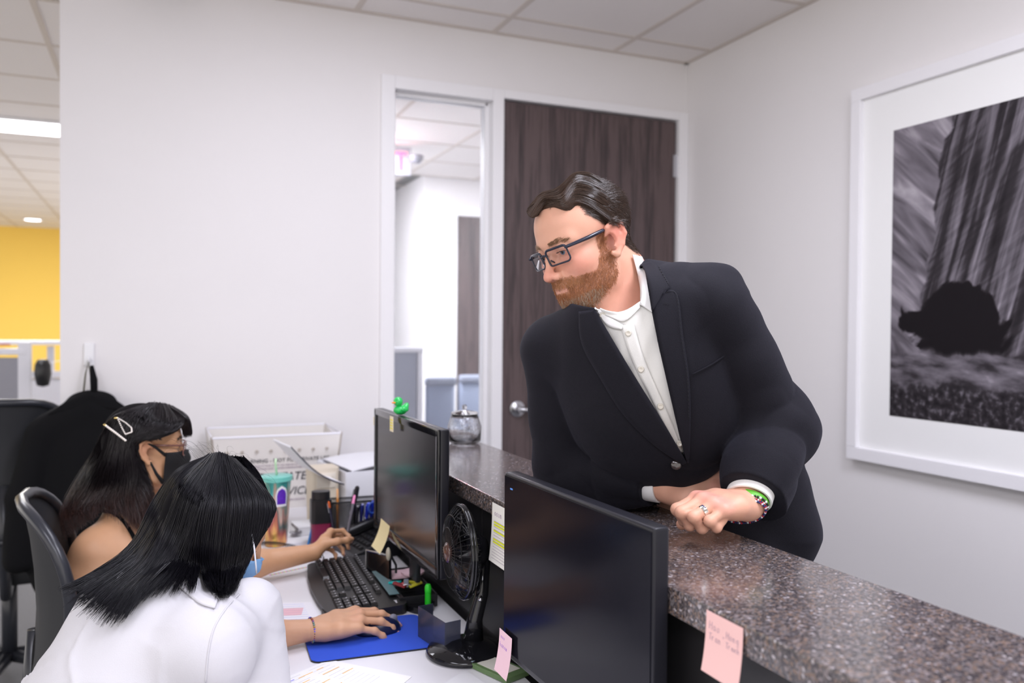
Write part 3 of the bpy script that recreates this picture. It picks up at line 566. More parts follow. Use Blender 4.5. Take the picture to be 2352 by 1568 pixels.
# tray organiser
t = thing('desk_tray', 'teal edged tray of pink notes and clips behind the keyboard', 'tray', (.585, 2.02, .74), math.radians(-90-2)); teal = M('tray_teal', (.14, .24, .26), .35)
bm = BM(); box(bm, (0, 0, .002), (.24, .09, .004), .001); obj('tray_base', bm, blackp, t)
for c, s in (((0, -.045, .016), (.24, .004, .030)), ((0, .045, .016), (.24, .004, .030)), ((-.12, 0, .016), (.004, .09, .030)), ((.12, 0, .016), (.004, .09, .030)), ((.03, 0, .016), (.003, .09, .028))): obj('tray_wall', bx(c, s, .001), blackp, t)
obj('front_rim', bx((-.01, -.052, .031), (.20, .024, .003), .001), teal, t)
for c, s in (((-.075, -.005, .0), (.055, .055)), ):
    tt = thing('note_pad', 'pale pink note pad lying in the desk tray', 'note pad', t.location+Vector((0, .065, .031))); tt.rotation_euler = (0, 0, math.radians(-92)); obj('pad', bx((0, 0, 0), (.06, .052, .006), .0008), pink2, tt)
tt = thing('round_note_pad', 'rounded pink note pad leaning in the desk tray behind the square pad', 'note pad', t.location+Vector((.03, .045, .036))); bm = BM(); lathe(bm, [(0, 0), (.03, 0), (.03, .005), (0, .005)], 24); obj('pad', bm, pink2, tt)
cols = (('yellow binder clip', (.65, .6, .03)), ('red paper flag', (.75, .06, .06)), ('teal push pin', (.0, .5, .5)), ('yellow stapler piece', (.7, .65, .05)), ('grey metal clip', (.3, .33, .4)), ('dark red pen cap', (.3, .04, .05)))
for k, (nm, c) in enumerate(cols):
    x, y = (.005-.02*(k % 3)), -.02-.03*(k//3)-.012*(k % 2)
    o = thing(nm.split(' ', 1)[1].replace(' ', '_'), nm+' lying among the clips in the desk tray', nm.split()[-1], t.location+Vector((x, y, .034+.002*k))); o.rotation_euler = (0, .2, k*1.1)
    bm = BM(); box(bm, (0, 0, 0), (.034, .012, .005), .0015); obj('body', bm, M('clip_col%d' % k, c, .35), o); bm = BM(); tube(bm, [(.012, -.004, .004), (.02, 0, .008), (.012, .004, .004)], .0009, 5); obj('wire_loop', bm, chrome, o)
# desk phone with coil cord
ph = thing('desk_phone', 'black desk phone with a slanting button field beside the pen holder', 'telephone', (.60, 2.44, .74), math.radians(-80))
bm = BM(); prism(bm, [(-.09, .0), (.09, .0), (.09, .07), (-.09, .02)], -.085, .085, lambda x, y, z: (z, x, y)); obj('body', bm, blackp, ph)
for i in range(5):
    for j in range(7):
        o = link(bpy.data.objects.new('button', km)); o.parent = ph; yy = -.06+.022*j; o.location = (-.03+.022*i, yy, .048+.28*(yy)+.0); o.scale = (.015, .013, .008); o.rotation_euler = (.27, 0, 0)
bm = BM(); box(bm, (-.068, 0, .062), (.035, .19, .028), .01, Matrix.Rotation(.27, 3, 'X')); obj('handset', bm, blackp, ph, smooth=True)
bm = BM(); c0, c1, c2 = onz(590, 1254, .752), onz(650, 1244, .752), onz(745, 1285, .75); P = []
for k in range(241):
    u = k/240; c = c0*(1-u)**2+2*c1*u*(1-u)+c2*u*u; a = u*2*math.pi*34; P.append(c+np.array([.0, .0055*math.cos(a), .0065+.0055*math.sin(a)]))
tube(bm, P, .0013, 5); tag(obj('phone_cord', bm, blackp, smooth=True), 'black coiled phone cord lying behind the bare forearm', 'cord')
# metal frame with beige knob
t = thing('tablet_stand', 'black tablet lying on a silver wire stand behind the keyboard', 'tablet stand', at(868, 1292, 2.22)); Q = [at(841, 1330, 2.2), at(841, 1262, 2.25), at(893, 1275, 2.15), at(893, 1330, 2.1)]; o_ = np.array(t.location)
bm = BM(); tube(bm, [q-o_ for q in Q[:3]], .0022, 8); obj('wire', bm, M('silver_wire', (.6, .6, .62), .3, 1), t, smooth=True); bm = BM(); vs = [bm.verts.new(V(q-o_+np.array([0, 0, -.004]))) for q in Q]; f = bm.faces.new(vs); ex = bmesh.ops.extrude_face_region(bm, geom=[f]); bmesh.ops.translate(bm, verts=[v for v in ex['geom'] if isinstance(v, bmesh.types.BMVert)], vec=(.008, .004, 0)); obj('tablet', bm, blackg, t)
k_ = thing('knob', 'beige oval plastic knob below the curled yellow note', 'knob', at(892, 1272, 2.1)); bm = BM(); bmesh.ops.create_uvsphere(bm, u_segments=18, v_segments=12, radius=1, matrix=Matrix.Diagonal((.006, .010, .017, 1))); obj('cap', bm, M('beige_plastic', (.5, .46, .36), .4), k_, smooth=True); bm = BM(); tube(bm, [(.004, 0, 0), (.02, 0, -.03), (.02, 0, -.05)], .003, 8); obj('stem', bm, blackp, k_)
# ---------------------------------------------------------------- pen holder and pens
hp = thing('pen_holder', 'wide black mesh pen holder full of pens on the desk', 'pen holder', (.585, 2.60, .74), math.radians(-5)); W_, D_, H_ = .20, .075, .125
meshm = M('mesh_black', (.012, .012, .014), .4)
bm = BM(); box(bm, (0, 0, .002), (W_, D_, .004)); obj('tray_base', bm, meshm, hp)
bm = BM()
for sy in (-1, 1):
    for k in range(34): box(bm, (-W_/2+W_*k/33, sy*D_/2, H_/2), (.0018, .0018, H_))
    for k in range(22): box(bm, (0, sy*D_/2, H_*k/21), (W_, .0018, .0018))
for sx in (-1, 1):
    for k in range(13): box(bm, (sx*W_/2, -D_/2+D_*k/12, H_/2), (.0018, .0018, H_))
    for k in range(22): box(bm, (sx*W_/2, 0, H_*k/21), (.0018, D_, .0018))
o = obj('mesh_wall', bm, meshm, hp); o['kind'] = 'stuff'
bm = BM()
for sy in (-1, 1): tube(bm, [(-W_/2, sy*D_/2, H_), (W_/2, sy*D_/2, H_)], .003, 8)
for sx in (-1, 1): tube(bm, [(sx*W_/2, -D_/2, H_), (sx*W_/2, D_/2, H_)], .003, 8)
obj('rim', bm, meshm, hp, smooth=True)
for sx in (-.33, .0, .33): obj('divider', bx((sx*W_, 0, H_*.45), (.0015, D_*.95, H_*.9)), meshm, hp)
def pen(name, label, cat, a, b, r, col, tip=None, cap=None, clip=False, group=None):
    a, b = np.array(a, float), np.array(b, float); d = (b-a); Ln = np.linalg.norm(d); t = thing(name, label, cat, a, group=group); u = d/Ln
    bm = BM(); tube(bm, [d*0, d*.02, d*.80], [r*.8, r, r], 12); obj('barrel', bm, M(name+'_barrel', col, .3), t, auto=50)
    bm = BM(); tube(bm, [d*.801, d*.98, d], [r*1.12, r*1.12, r*.7] if cap else [r, r*.9, r*.6], 12); obj('cap' if cap else 'end', bm, M(name+'_end', cap or tip or col, .3), t, auto=50)
    if clip: bm = BM(); n = np.cross(u, [0, 1, 0]); n = n/np.linalg.norm(n)*r*1.35; tube(bm, [n+d*.62, n*1.1+d*.8, n*1.05+d*.95], .0013, 6); obj('clip', bm, chrome if not cap else M(name+'_clip', col, .3), t)
    return t
hc = np.array([.585, 2.60])
def pinh(x, y, z=.744): return np.array([hc[0]+x, hc[1]+y, z])
pen('pencil', 'orange pencil standing in the black pen holder', 'pencil', pinh(-.055, 0), at(775, 1122, 2.62), .0038, (.80, .30, .06), tip=(.85, .45, .2))
pen('marker', 'tall black marker pen sticking up out of the pen holder', 'marker', pinh(-.02, .01), at(821, 1117, 2.55), .0065, (.02, .02, .022), cap=(.02, .02, .022), clip=True)
pen('marker', 'black capped marker leaning behind the pink pen in the holder', 'marker', pinh(-.01, -.01), at(812, 1156, 2.55), .007, (.02, .02, .022), cap=(.015, .015, .02))
for k, (x1, y1, x, y) in enumerate(((822, 1162, .0, .0), (833, 1158, .015, .01), (847, 1155, .03, 0), (858, 1150, .045, .01), (868, 1160, .06, 0))):
    c = ((.02, .02, .03), (.02, .03, .25), (.02, .05, .7), (.01, .04, .6), (.05, .15, .6))[k]
    pen('pen', ('black pen standing first behind the pink pen in the holder', 'navy pen standing beside the black one in the holder', 'bright blue pen in the middle of the pen holder', 'royal blue pen leaning in the pen holder next to the monitor', 'light blue pen at the end of the pen holder by the monitor')[k], 'pen', pinh(x, y), at(x1, y1, 2.53), .005, c, cap=c, clip=(k > 1))
t = thing('scissors', 'blue handled scissors standing in the pen holder near the monitor', 'scissors', pinh(.07, 0)); a = at(865, 1165, 2.5)-pinh(.07, 0); bm = BM()
for q in (-1, 1):
    P = [a+np.array([.012*math.cos(s*math.pi/8)+q*.012, .006*math.cos(s*math.pi/8)*0, .016*math.sin(s*math.pi/8)]) for s in range(17)]; tube(bm, P, .003, 8)
obj('handles', bm, M('scissor_blue', (.02, .08, .45), .3), t, smooth=True); bm = BM(); tube(bm, [(0, 0, 0), a-np.array([0, 0, .02])], [.002, .006], 8); obj('blades', bm, chrome, t)
cupt = thing('pencil_cup', 'black cup with a magenta wrapper beside the pen holder', 'pencil cup', (.468, 2.55, .74)); bm = BM(); prism(bm, rrect(.058, .045, .01), .0, .112); obj('magenta_wrapper', bm, M('magenta_wrap', (.22, .015, .06), .35), cupt); bm = BM(); prism(bm, rrect(.062, .049, .011), .075, .145); obj('black_sleeve', bm, blackp, cupt)
bm = BM(); prism(bm, rrect(.056, .04, .02), .1455, .170); obj('organizer_top', bm, blackp, cupt)
pen('pen', 'blue pen at the far side of the black and magenta cup', 'pen', (.432, 2.56, .745), at(729, 1165, 2.52), .004, (.02, .22, .6), tip=(.05, .3, .8))
pen('pen', 'orange tipped pen hooked over the front of the black and magenta cup', 'pen', (.50, 2.515, .80), at(755, 1152, 2.47), .0035, (.03, .03, .06), tip=(.8, .15, .03), clip=True)
# ---------------------------------------------------------------- tumbler
tu = thing('tumbler', 'iridescent tumbler with teal lid and straw standing on the desk', 'tumbler', (.345, 2.62, .74))
irm = M('iridescent', (.6, .5, .4), .18, metal=.55)
def iri(m):
    tc = N(m, 'ShaderNodeTexCoord'); sp = N(m, 'ShaderNodeSeparateXYZ'); L(m, tc.outputs['Object'], sp.inputs[0]); n = N(m, 'ShaderNodeTexNoise'); n.inputs['Scale'].default_value = 16; mp = N(m, 'ShaderNodeMapping'); mp.inputs['Scale'].default_value = (2.2, 2.2, .35); L(m, tc.outputs['Object'], mp.inputs[0]); L(m, mp.outputs[0], n.inputs['Vector'])
    a = N(m, 'ShaderNodeMath', operation='MULTIPLY_ADD'); L(m, sp.outputs[2], a.inputs[0]); a.inputs[1].default_value = 2.6; L(m, n.outputs['Fac'], a.inputs[2])
    c = ramp(m, a.outputs[0], [(.35, (.85, .60, .12)), (.55, (.85, .42, .16)), (.66, (.45, .12, .10)), (.76, (.12, .20, .18)), (.86, (.80, .50, .40)), (1.0, (.10, .55, .52))]); L(m, c, m.node_tree.nodes['Principled BSDF'].inputs['Base Color'])
iri(irm)
bm = BM(); lathe(bm, [(0, .0), (.031, .0), (.033, .004), (.044, .196), (.0445, .20), (.041, .20), (.031, .01), (0, .01)], 36); obj('cup_body', bm, irm, tu, smooth=True)
tealm = M('lid_teal', (.16, .55, .47), .3, coat=.3); bm = BM(); lathe(bm, [(0, .215), (.043, .215), (.049, .213), (.0495, .200), (.0455, .198), (.0455, .206), (0, .206)], 36); obj('lid', bm, tealm, tu, auto=40)
bm = BM(); tube(bm, [(.002, 0, .2155), (-.002, 0, .25), (-.001, 0, .265)], .0035, 10); obj('straw', bm, M('straw_green', (.55, .78, .50), .35), tu, smooth=True)
def onc(ang, z, r): return (r*math.cos(ang), r*math.sin(ang), z)
ac = math.radians(-75)
for nm, mt_, hw_, z0, z1, e in (('sticker', whitem, .42, .125, .188, .0006), ('sticker_print', M('sticker_purple', (.10, .02, .42), .5, noise=.5, nscale=90), .33, .132, .180, .0012)):
    obj(nm, sheet(lambda u, v: onc(ac+(u-.5)*2*hw_*(1 if v < .45 else math.sqrt(max(0, 1-((v-.45)/.55)**2))+.02), z0+(z1-z0)*v, .031+.0615*(z0+(z1-z0)*v)+.0022+e), 8, 8, .0006), mt_, tu)
# notepads and keys
t = thing('note_pad', 'white note pad lying on the desk beside the tumbler', 'note pad', (.455, 2.68, .74), math.radians(12)); obj('pad', bx((0, 0, .004), (.20, .15, .008), .001), M('pad_white', (.82, .82, .85), .6), t); obj('cover_sheet', bx((.0, 0, .0085), (.198, .148, .0008)), paperm, t)
t = thing('envelope_stack', 'small stack of white envelopes on top of the white note pad', 'envelopes', (.475, 2.72, .7492), math.radians(5)); 
for k in range(4): obj('envelope', bx((.002*k, .001*k, .004+.0065*k), (.13, .10, .006), .001), paperm, t)
t = thing('key_bunch', 'bunch of grey metal keys lying on the white note pad', 'keys', (.405, 2.665, .751)); keymm = M('key_metal', (.35, .34, .36), .3, 1)
for k in range(5):
    a = .5+k*.45; bm = BM(); lathe(bm, [(.004, 0), (.010, 0), (.010, .002), (.004, .002)], 14, (0, 0, 0), closed=True); box(bm, (.022, 0, .001), (.028, .006, .0018)); box(bm, (.03, .004, .001), (.006, .004, .0018)); o = obj('metal_key', bm, keymm, t); o.rotation_euler = (.25*(k % 2), -.15*k, a); o.location = (.004*k, 0, .002+.003*k)
bm = BM(); tube(bm, [(.013*math.cos(s*.4), .013*math.sin(s*.4), .012) for s in range(17)], .0012, 6, False); obj('key_ring', bm, keymm, t)
# ---------------------------------------------------------------- white box with open flap
bxm = M('box_white', (.80, .80, .84), .55); 
bt = thing('white_box', 'open white cardboard box with its lid flap raised behind the pen holder', 'box', (.738, 2.93, .74), math.radians(8)); W_, D_, H_ = .34, .30, .185
for nm, c, s in (('front_wall', (0, -D_/2, H_/2), (W_, .005, H_)), ('back_wall', (0, D_/2, H_/2), (W_, .005, H_)), ('side_wall', (-W_/2, 0, H_/2), (.005, D_, H_)), ('side_wall', (W_/2, 0, H_/2), (.005, D_, H_)), ('bottom', (0, 0, .003), (W_, D_, .005))): obj(nm, bx(c, s, .0008), bxm, bt)
bm = sheet(lambda u, v: (-W_/2+.02+W_*.62*u, -D_/2+D_*v, H_+.002+.018*math.sin(u*2.2)*(1-v*.3)), 8, 4, .004); obj('lid_panel', bm, bxm, bt)
bm = sheet(lambda u, v: (-W_/2-.0+W_*(.52+.46*u), -D_/2+.06+D_*.75*v, H_+.002+.05*u*v), 4, 4, .004); obj('lid_panel', bm, bxm, bt)
o_ = np.array(bt.location); q = [at(668, 1026, 2.66), at(790, 1112, 2.66)]
iv = bt.matrix_basis.inverted()
fa, fb = [np.array((Matrix.Rotation(-math.radians(8), 3, 'Z') @ V(p-o_))) for p in q]
bm = sheet(lambda u, v: fa+(fb-fa)*u+np.array([.0, .20*v, 0])+np.array([0, 0, -.022*math.sin(u*math.pi)]), 12, 3, .005); obj('flap', bm, [bxm], bt); bm = sheet(lambda u, v: fa+(fb-fa)*u+np.array([0, -.0025-.001*v, 0])+np.array([0, 0, -.022*math.sin(u*math.pi)-.0025+.005*v]), 12, 1, .0015); obj('flap_edge', bm, M('flap_edge_dark', (.05, .05, .07), .5), bt)
t = thing('paper_bag', 'cream paper bag standing between the mail tub and the white box', 'bag', (.522, 2.82, .74), math.radians(5)); bm = BM(); prism(bm, rrect(.085, .08, .012), 0, .20, lambda x, y, z: (x*(1+.5*z), y*(1+z), z)); obj('bag_body', bm, M('cream_paper', (.68, .60, .48), .6, bump=.3, bscale=30), t, auto=50); obj('fold', bx((0, -.0475, .16), (.065, .003, .05), .001), M('cream_paper_fold', (.72, .66, .56), .6), t)
# ---------------------------------------------------------------- mail tub
tub = thing('mail_tub', 'white corrugated mail tub with black postal lettering against the wall', 'mail tub', (.415, 3.245, .74)); tbm = M('tub_plastic', (.74, .71, .68), .45, trans=.0); W0, D0, W1, D1, H_ = .40, .22, .455, .31, .275
def tubw(nm, fn, nu=14, nv=6): obj(nm, sheet(fn, nu, nv, .004), tbm, tub)
def lp(a, b, t): return a+(b-a)*t
tubw('front_wall', lambda u, v: ((u-.5)*lp(W0, W1, v), -lp(D0, D1, v)/2, H_*v)); tubw('back_wall', lambda u, v: ((u-.5)*lp(W0, W1, v), lp(D0, D1, v)/2, H_*v))
for s in (-1, 1): tubw('end_wall', lambda u, v: (s*lp(W0, W1, v)/2, (u-.5)*lp(D0, D1, v), H_*v-(.02*math.sin(math.pi*u) if v > .99 else 0)))
obj('bottom', bx((0, 0, .003), (W0, D0, .005)), tbm, tub)
wire = M('tub_wire', (.50, .45, .40), .4, .4); bm = BM(); c4 = [(-W1/2, -D1/2, H_), (W1/2, -D1/2, H_), (W1/2, D1/2, H_), (-W1/2, D1/2, H_), (-W1/2, -D1/2, H_)]
tube(bm, c4, .0042, 8, False); obj('rim_wire', bm, M('tub_rim', (.80, .80, .86), .35), tub)
for sx in (-1, 1):
    for sy in (-1, 1): bm = BM(); tube(bm, [(sx*W0/2, sy*D0/2, 0), (sx*W1/2, sy*D1/2, H_+.004)], .0045, 8); obj('corner_post', bm, wire, tub)
for k in range(8): bm = BM(); lathe(bm, [(0, -.002), (.0055, -.002), (.0055, .002), (0, .002)], 12, ((k-3.5)*.05, -D1/2*.955-.004, H_*.80), RX); obj('rivet', bm, wire, tub)
rt = Matrix.Rotation(math.pi/2-math.atan((D1-D0)/2/H_)*-1, 3, 'X')
def tl(s, x, z, size, sh=0, sx=1, mat=inkk): 
    v = z/H_; text('lettering', s, size, mat, tub, (x, -lp(D0, D1, v)/2-.0045, z), rt, sh, .0003, sx=sx)
tl('WARNING - NOT FOR PRIVATE USE', -.13, .178, .020, 0, .98); tl('MAXIMUM PENALTY FOR THEFT OR MISUSE OF POSTAL', -.135, .163, .0085, 0, 1.15, inkm); tl('PROPERTY $1000 FINE AND 3 YEARS IMPRISONMENT', -.135, .152, .0085, 0, 1.15, inkm)
tl('UNITED STATES', -.165, .108, .044, .22, .90); tl('POSTAL SERVICE', -.180, .052, .044, .22, .90); tl('EASTERN REGION', .02, .030, .010, 0, 1, inkm)
bm = BM(); z = .165; v = z/H_; yb = -lp(D0, D1, v)/2-.005; P = [(.165, yb, z), (.185, yb, z), (.175, yb-.003, z+.018), (.165, yb, z)]; tube(bm, P, .0015, 5); obj('recycling_mark', bm, inkk, tub)
bm = BM(); box(bm, (.15, -.125, .03), (.035, .001, .045)); obj('stencil_box', bm, tbm, tub)
# jar on counter
t = thing('glass_jar', 'clear crumpled glass candy jar at the far end of the granite counter', 'jar', (.84, 2.30, CZ+.0005)); gl = M('jar_glass', (.95, .96, .98), .05, trans=1, bump=.8, bscale=40)
bm = BM(); lathe(bm, [(0, 0), (.04, 0), (.048, .008), (.05, .05), (.042, .075), (.038, .085), (.036, .085), (.040, .074), (.047, .05), (.045, .01), (0, .006)], 36); obj('jar_body', bm, gl, t, smooth=True)
bm = BM(); lathe(bm, [(0, .115), (.006, .112), (.008, .104), (.004, .098), (.038, .092), (.041, .087), (0, .0875)], 30); obj('lid', bm, gl, t, smooth=True)
t = thing('round_dish', 'low grey dish behind the monitor at the end of the counter', 'dish', (.74, 2.42, CZ+.0005)); bm = BM(); lathe(bm, [(0, 0), (.03, 0), (.055, .03), (.057, .03), (.052, .035), (.03, .008), (0, .006)], 32); obj('bowl', bm, M('dish_grey', (.25, .26, .33), .3), t, smooth=True)
# ---------------------------------------------------------------- chairs
chm = M('chair_mesh', (.012, .013, .017), .6, noise=.2, nscale=400); chf = M('chair_frame', (.025, .027, .035), .3)
def mesh_chair(label, loc, rot, zt, w_=.46, hb=.50, seat=.47):
    t = thing('office_chair', label, 'chair', loc, rot)
    rim = [(-.0-.05*math.sin(math.pi*(z/hb)), y, zt-hb+z) for y, z in [(w_/2*s_*(1-.0) if True else 0, z_) for s_, z_ in ()]]
    out = []
    n = 40
    for k in range(n):
        a = 2*math.pi*k/n; y = w_/2*np.sign(math.cos(a))*abs(math.cos(a))**.55; z = hb/2*np.sign(math.sin(a))*abs(math.sin(a))**.7; q = (z/hb+.5); y *= (.78+.22*q); out.append((-.05*(2*q-1)**2-.06*(1-(2*y/w_)**2)*.0-.07*(1-(2*y/w_)**2), y, zt-hb/2+z))
    bm = BM(); tube(bm, out+[out[0]], .014, 10, False); obj('back_frame', bm, chf, t, smooth=True)
    bm = BM(); c = bm.verts.new((-.09, 0, zt-hb/2)); prev = None; rings = []
    for f in (1, .7, .4):
        rings.append([bm.verts.new(((p[0]+.09)*f*f-.09 if f < 1 else p[0], p[1]*f, zt-hb/2+(p[2]-zt+hb/2)*f)) for p in out])
    for a, b in zip(rings, rings[1:]):
        for k in range(n): bm.faces.new((a[k], a[(k+1) % n], b[(k+1) % n], b[k]))
    for k in range(n): bm.faces.new((rings[-1][k], rings[-1][(k+1) % n], c))
    obj('backrest', bm, chm, t, smooth=True)
    obj('seat', bx((.24, 0, seat), (.48, .48, .07), .03, seg=4), chm, t, smooth=True)
    bm = BM(); tube(bm, [(-.09, 0, zt-hb*.6), (-.11, 0, zt-hb-.02), (-.02, 0, seat-.06), (.15, 0, seat-.06)], .02, 10); obj('spine', bm, chf, t, smooth=True)
    bm = BM(); tube(bm, [(.22, 0, .10), (.22, 0, seat-.03)], .028, 12); obj('post', bm, chf, t, smooth=True)
    for k in range(5):
        a = k*2*math.pi/5+.3; c, s = math.cos(a), math.sin(a); bm = BM(); tube(bm, [(.22, 0, .11), (.22+.29*c, .29*s, .075)], [.026, .016], 8); lg_ = obj('leg', bm, chf, t, smooth=True); bm = BM(); lathe(bm, [(0, -.012), (.026, -.012), (.028, 0), (.026, .012), (0, .012)], 14, (.22+.29*c, .29*s, .03), RX); obj('caster', bm, blackp, lg_, smooth=True)
    for s in (-1, 1):
        bm = BM(); tube(bm, [(.2, s*.24, seat-.02), (.2, s*.28, seat+.1), (.2, s*.28, seat+.2)], .014, 8); box(bm, (.22, s*.28, seat+.21), (.26, .07, .03), .012); obj('armrest', bm, chf, t, auto=50)
    return t
mesh_chair('black mesh office chair behind the seated people, its rounded back toward the camera', (-.165, 2.25, 0), math.radians(4), 1.0, .50, .52)
mesh_chair('black mesh office chair standing past the wall end, behind the hanging coat', (-.50, 3.55, 0), math.radians(95), 1.13, .46, .5)
# ---------------------------------------------------------------- hanging coat
blackcl = M('coat_cloth', (.004, .004, .005), .9, spec=.2, bump=.3, bscale=600)
# ================================================================ SIGNED-DISTANCE MODELLING OF ORGANIC SHAPES
class Sdf:
    def __init__(s): s.p = []; s.R = np.eye(3); s.t = np.zeros(3); s.s = 1.0; s.post = None
    def frame(s, R=None, t=(0, 0, 0), sc=1.0): s.R = np.eye(3) if R is None else np.asarray(R); s.t = np.asarray(t, float); s.s = sc; return s
    def w(s, p): return s.t+s.R @ (np.asarray(p, float)*s.s)
    def rc(s, a, b, ra, rb=None, k=.01, op=1):
        a, b = s.w(a), s.w(b); ra *= s.s; rb = ra if rb is None else rb*s.s
        s.p.append(('c', a, b, ra, rb, k*s.s, op, (a+b)/2, np.linalg.norm(a-b)/2+max(ra, rb))); return s
    def chain(s, pts, rs, k=.01, op=1):
        for i in range(len(pts)-1): s.rc(pts[i], pts[i+1], rs[i], rs[i+1], k, op)
        return s
    def el(s, c, r, k=.01, op=1, R=None):
        c = s.w(c); r = np.asarray(r, float)*s.s; Q = s.R if R is None else s.R @ np.asarray(R)
        s.p.append(('e', c, r, Q, None, k*s.s, op, c, max(r))); return s
    def __call__(s, P, band=.03):
        d = np.full(len(P), 1.0); lb = np.full(len(P), 9.0)
        for kind, a, b, ra, rb, k, op, c, R in s.p:
            q = P-c; D = np.sqrt((q*q).sum(1))-R; m = D < band+k
            if op == 1: d[~m] = np.minimum(d[~m], np.maximum(D[~m], band*.9))
            if not m.any(): continue
            X = P[m]
            if kind == 'c':
                ab = b-a; L2 = max(ab @ ab, 1e-12); t = np.clip((X-a) @ ab/L2, 0, 1); v = X-a-t[:, None]*ab; e = np.sqrt((v*v).sum(1))-(ra+(rb-ra)*t)
            else:
                v = (X-a) @ ra; k0 = np.sqrt(((v/b)**2).sum(1)); k1 = np.sqrt(((v/b**2)**2).sum(1)); e = k0*(k0-1)/np.maximum(k1, 1e-9)
            o = d[m]
            if op == 1: h = np.maximum(k-np.abs(o-e), 0)/k; d[m] = np.minimum(o, e)-h*h*k*.25
            else: h = np.maximum(k-np.abs(o+e), 0)/k; d[m] = np.maximum(o, -e)+h*h*k*.25
        return s.post(P, d) if s.post else d
_rt = rng.random((32, 32, 32))
def vnoise(P, sc):
    Q = P*sc; i = np.floor(Q).astype(int); f = Q-i; f = f*f*(3-2*f); o = 0
    for a in (0, 1):
        for b in (0, 1):
            for c in (0, 1): o = o+_rt[(i[:, 0]+a) % 32, (i[:, 1]+b) % 32, (i[:, 2]+c) % 32]*(f[:, 0] if a else 1-f[:, 0])*(f[:, 1] if b else 1-f[:, 1])*(f[:, 2] if c else 1-f[:, 2])
    return o*2-1
def key(I): return (I[:, 0].astype(np.int64) << 42)+(I[:, 1].astype(np.int64) << 21)+I[:, 2].astype(np.int64)
def sdf_mesh(f, lo, hi, h, levels=3, slack=1.35, keep=None):
    lo = np.asarray(lo, float); n = np.ceil((np.asarray(hi)-lo)/(h*2**levels)).astype(int)+1
    g = np.stack(np.meshgrid(*[np.arange(k) for k in n], indexing='ij'), -1).reshape(-1, 3)
    for l in range(levels, -1, -1):
        hh = h*2**l; d = f(lo+(g+.5)*hh); g = g[np.abs(d) < hh*.87*slack]
        if l: g = (g[:, None]*2+np.array([[a, b, c] for a in (0, 1) for b in (0, 1) for c in (0, 1)])[None]).reshape(-1, 3)
    off = np.array([[a, b, c] for a in (0, 1) for b in (0, 1) for c in (0, 1)]); corners = (g[:, None]+off[None]).reshape(-1, 3)
    uk, idx, inv = np.unique(key(corners), return_index=True, return_inverse=True); cp = corners[idx]; val = f(lo+cp*h); inv = inv.reshape(-1, 8); v = val[inv]; s = v < 0
    act = s.any(1) & ~s.all(1); g, v, s = g[act], v[act], s[act]; acc = np.zeros((len(g), 3)); cnt = np.zeros(len(g))
    for a in range(8):
        for ax in (4, 2, 1):
            if a & ax: continue
            b = a | ax; m = s[:, a] != s[:, b]; t = v[m, a]/(v[m, a]-v[m, b]); acc[m] += off[a]+(off[b]-off[a])*t[:, None]; cnt[m] += 1
    pos = lo+(g+acc/cnt[:, None])*h; gk = key(g); o = np.argsort(gk); sk = gk[o]
    def look(I):
        k = key(I); j = np.minimum(np.searchsorted(sk, k), len(sk)-1); return np.where(sk[j] == k, o[j], -1)
    quads = []
    for ax, bit in ((0, 4), (1, 2), (2, 1)):
        m = s[:, 0] != s[:, bit]; I = g[m]; u = np.zeros(3, int); w_ = np.zeros(3, int); u[(ax+1) % 3] = 1; w_[(ax+2) % 3] = 1
        q = np.stack([look(I), look(I-u), look(I-u-w_), look(I-w_)], 1); fl = s[m, 0]; q[~fl] = q[~fl][:, ::-1]; quads.append(q[(q >= 0).all(1)])
    return pos, np.concatenate(quads)
def np_mesh(name, V_, F, origin=(0, 0, 0), col=None):
    me = bpy.data.meshes.new(name); k = F.shape[1]; me.vertices.add(len(V_)); me.vertices.foreach_set('co', (V_-np.asarray(origin)).astype(np.float32).ravel())
    me.loops.add(F.size); me.loops.foreach_set('vertex_index', F.astype(np.int32).ravel()); me.polygons.add(len(F)); me.polygons.foreach_set('loop_start', np.arange(0, F.size, k, dtype=np.int32)); me.polygons.foreach_set('loop_total', np.full(len(F), k, np.int32))
    me.polygons.foreach_set('use_smooth', [True]*len(F)); me.update(calc_edges=True)
    if col is not None:
        a = me.color_attributes.new('Col', 'FLOAT_COLOR', 'POINT'); a.data.foreach_set('color', np.concatenate([col, np.ones((len(col), 1))], 1).astype(np.float32).ravel())
    return me
def organic(name, f, lo, hi, h, mat, parent, col=None, levels=3, label=None, cull=None):
    P, F = sdf_mesh(f, lo, hi, h, levels); c = col(P) if col else None; o = mesh_obj(name, np_mesh(name, P, F, parent.location if parent else (0, 0, 0), c), mat, parent, label=label)
    o['_n'] = len(F); return o, P
def marchv(f, XY, d0=.9, d1=2.6, off=0):
    """the points where the lines of sight through XY meet the surface f = off (nan where they miss)"""
    XY = np.asarray(XY, float); r = np.array([ray(x, y) for x, y in XY]); rl = np.linalg.norm(r, axis=1); t = np.full(len(XY), d0); live = np.ones(len(XY), bool)
    for _ in range(70):
        if not live.any(): break
        i = np.where(live)[0]; v = f(EYE+r[i]*t[i, None])-off; hit = v < .0004; t[i[~hit]] += np.minimum(v[~hit], .05)*.8/rl[i[~hit]]; live[i[hit]] = False; far = live & (t > d1); t[far] = np.nan; live &= ~far
    t[live] = np.nan; return EYE+r*t[:, None]
def march(f, x, y, **k):
    p = marchv(f, [(x, y)], **k)[0]; return None if np.isnan(p[0]) else p
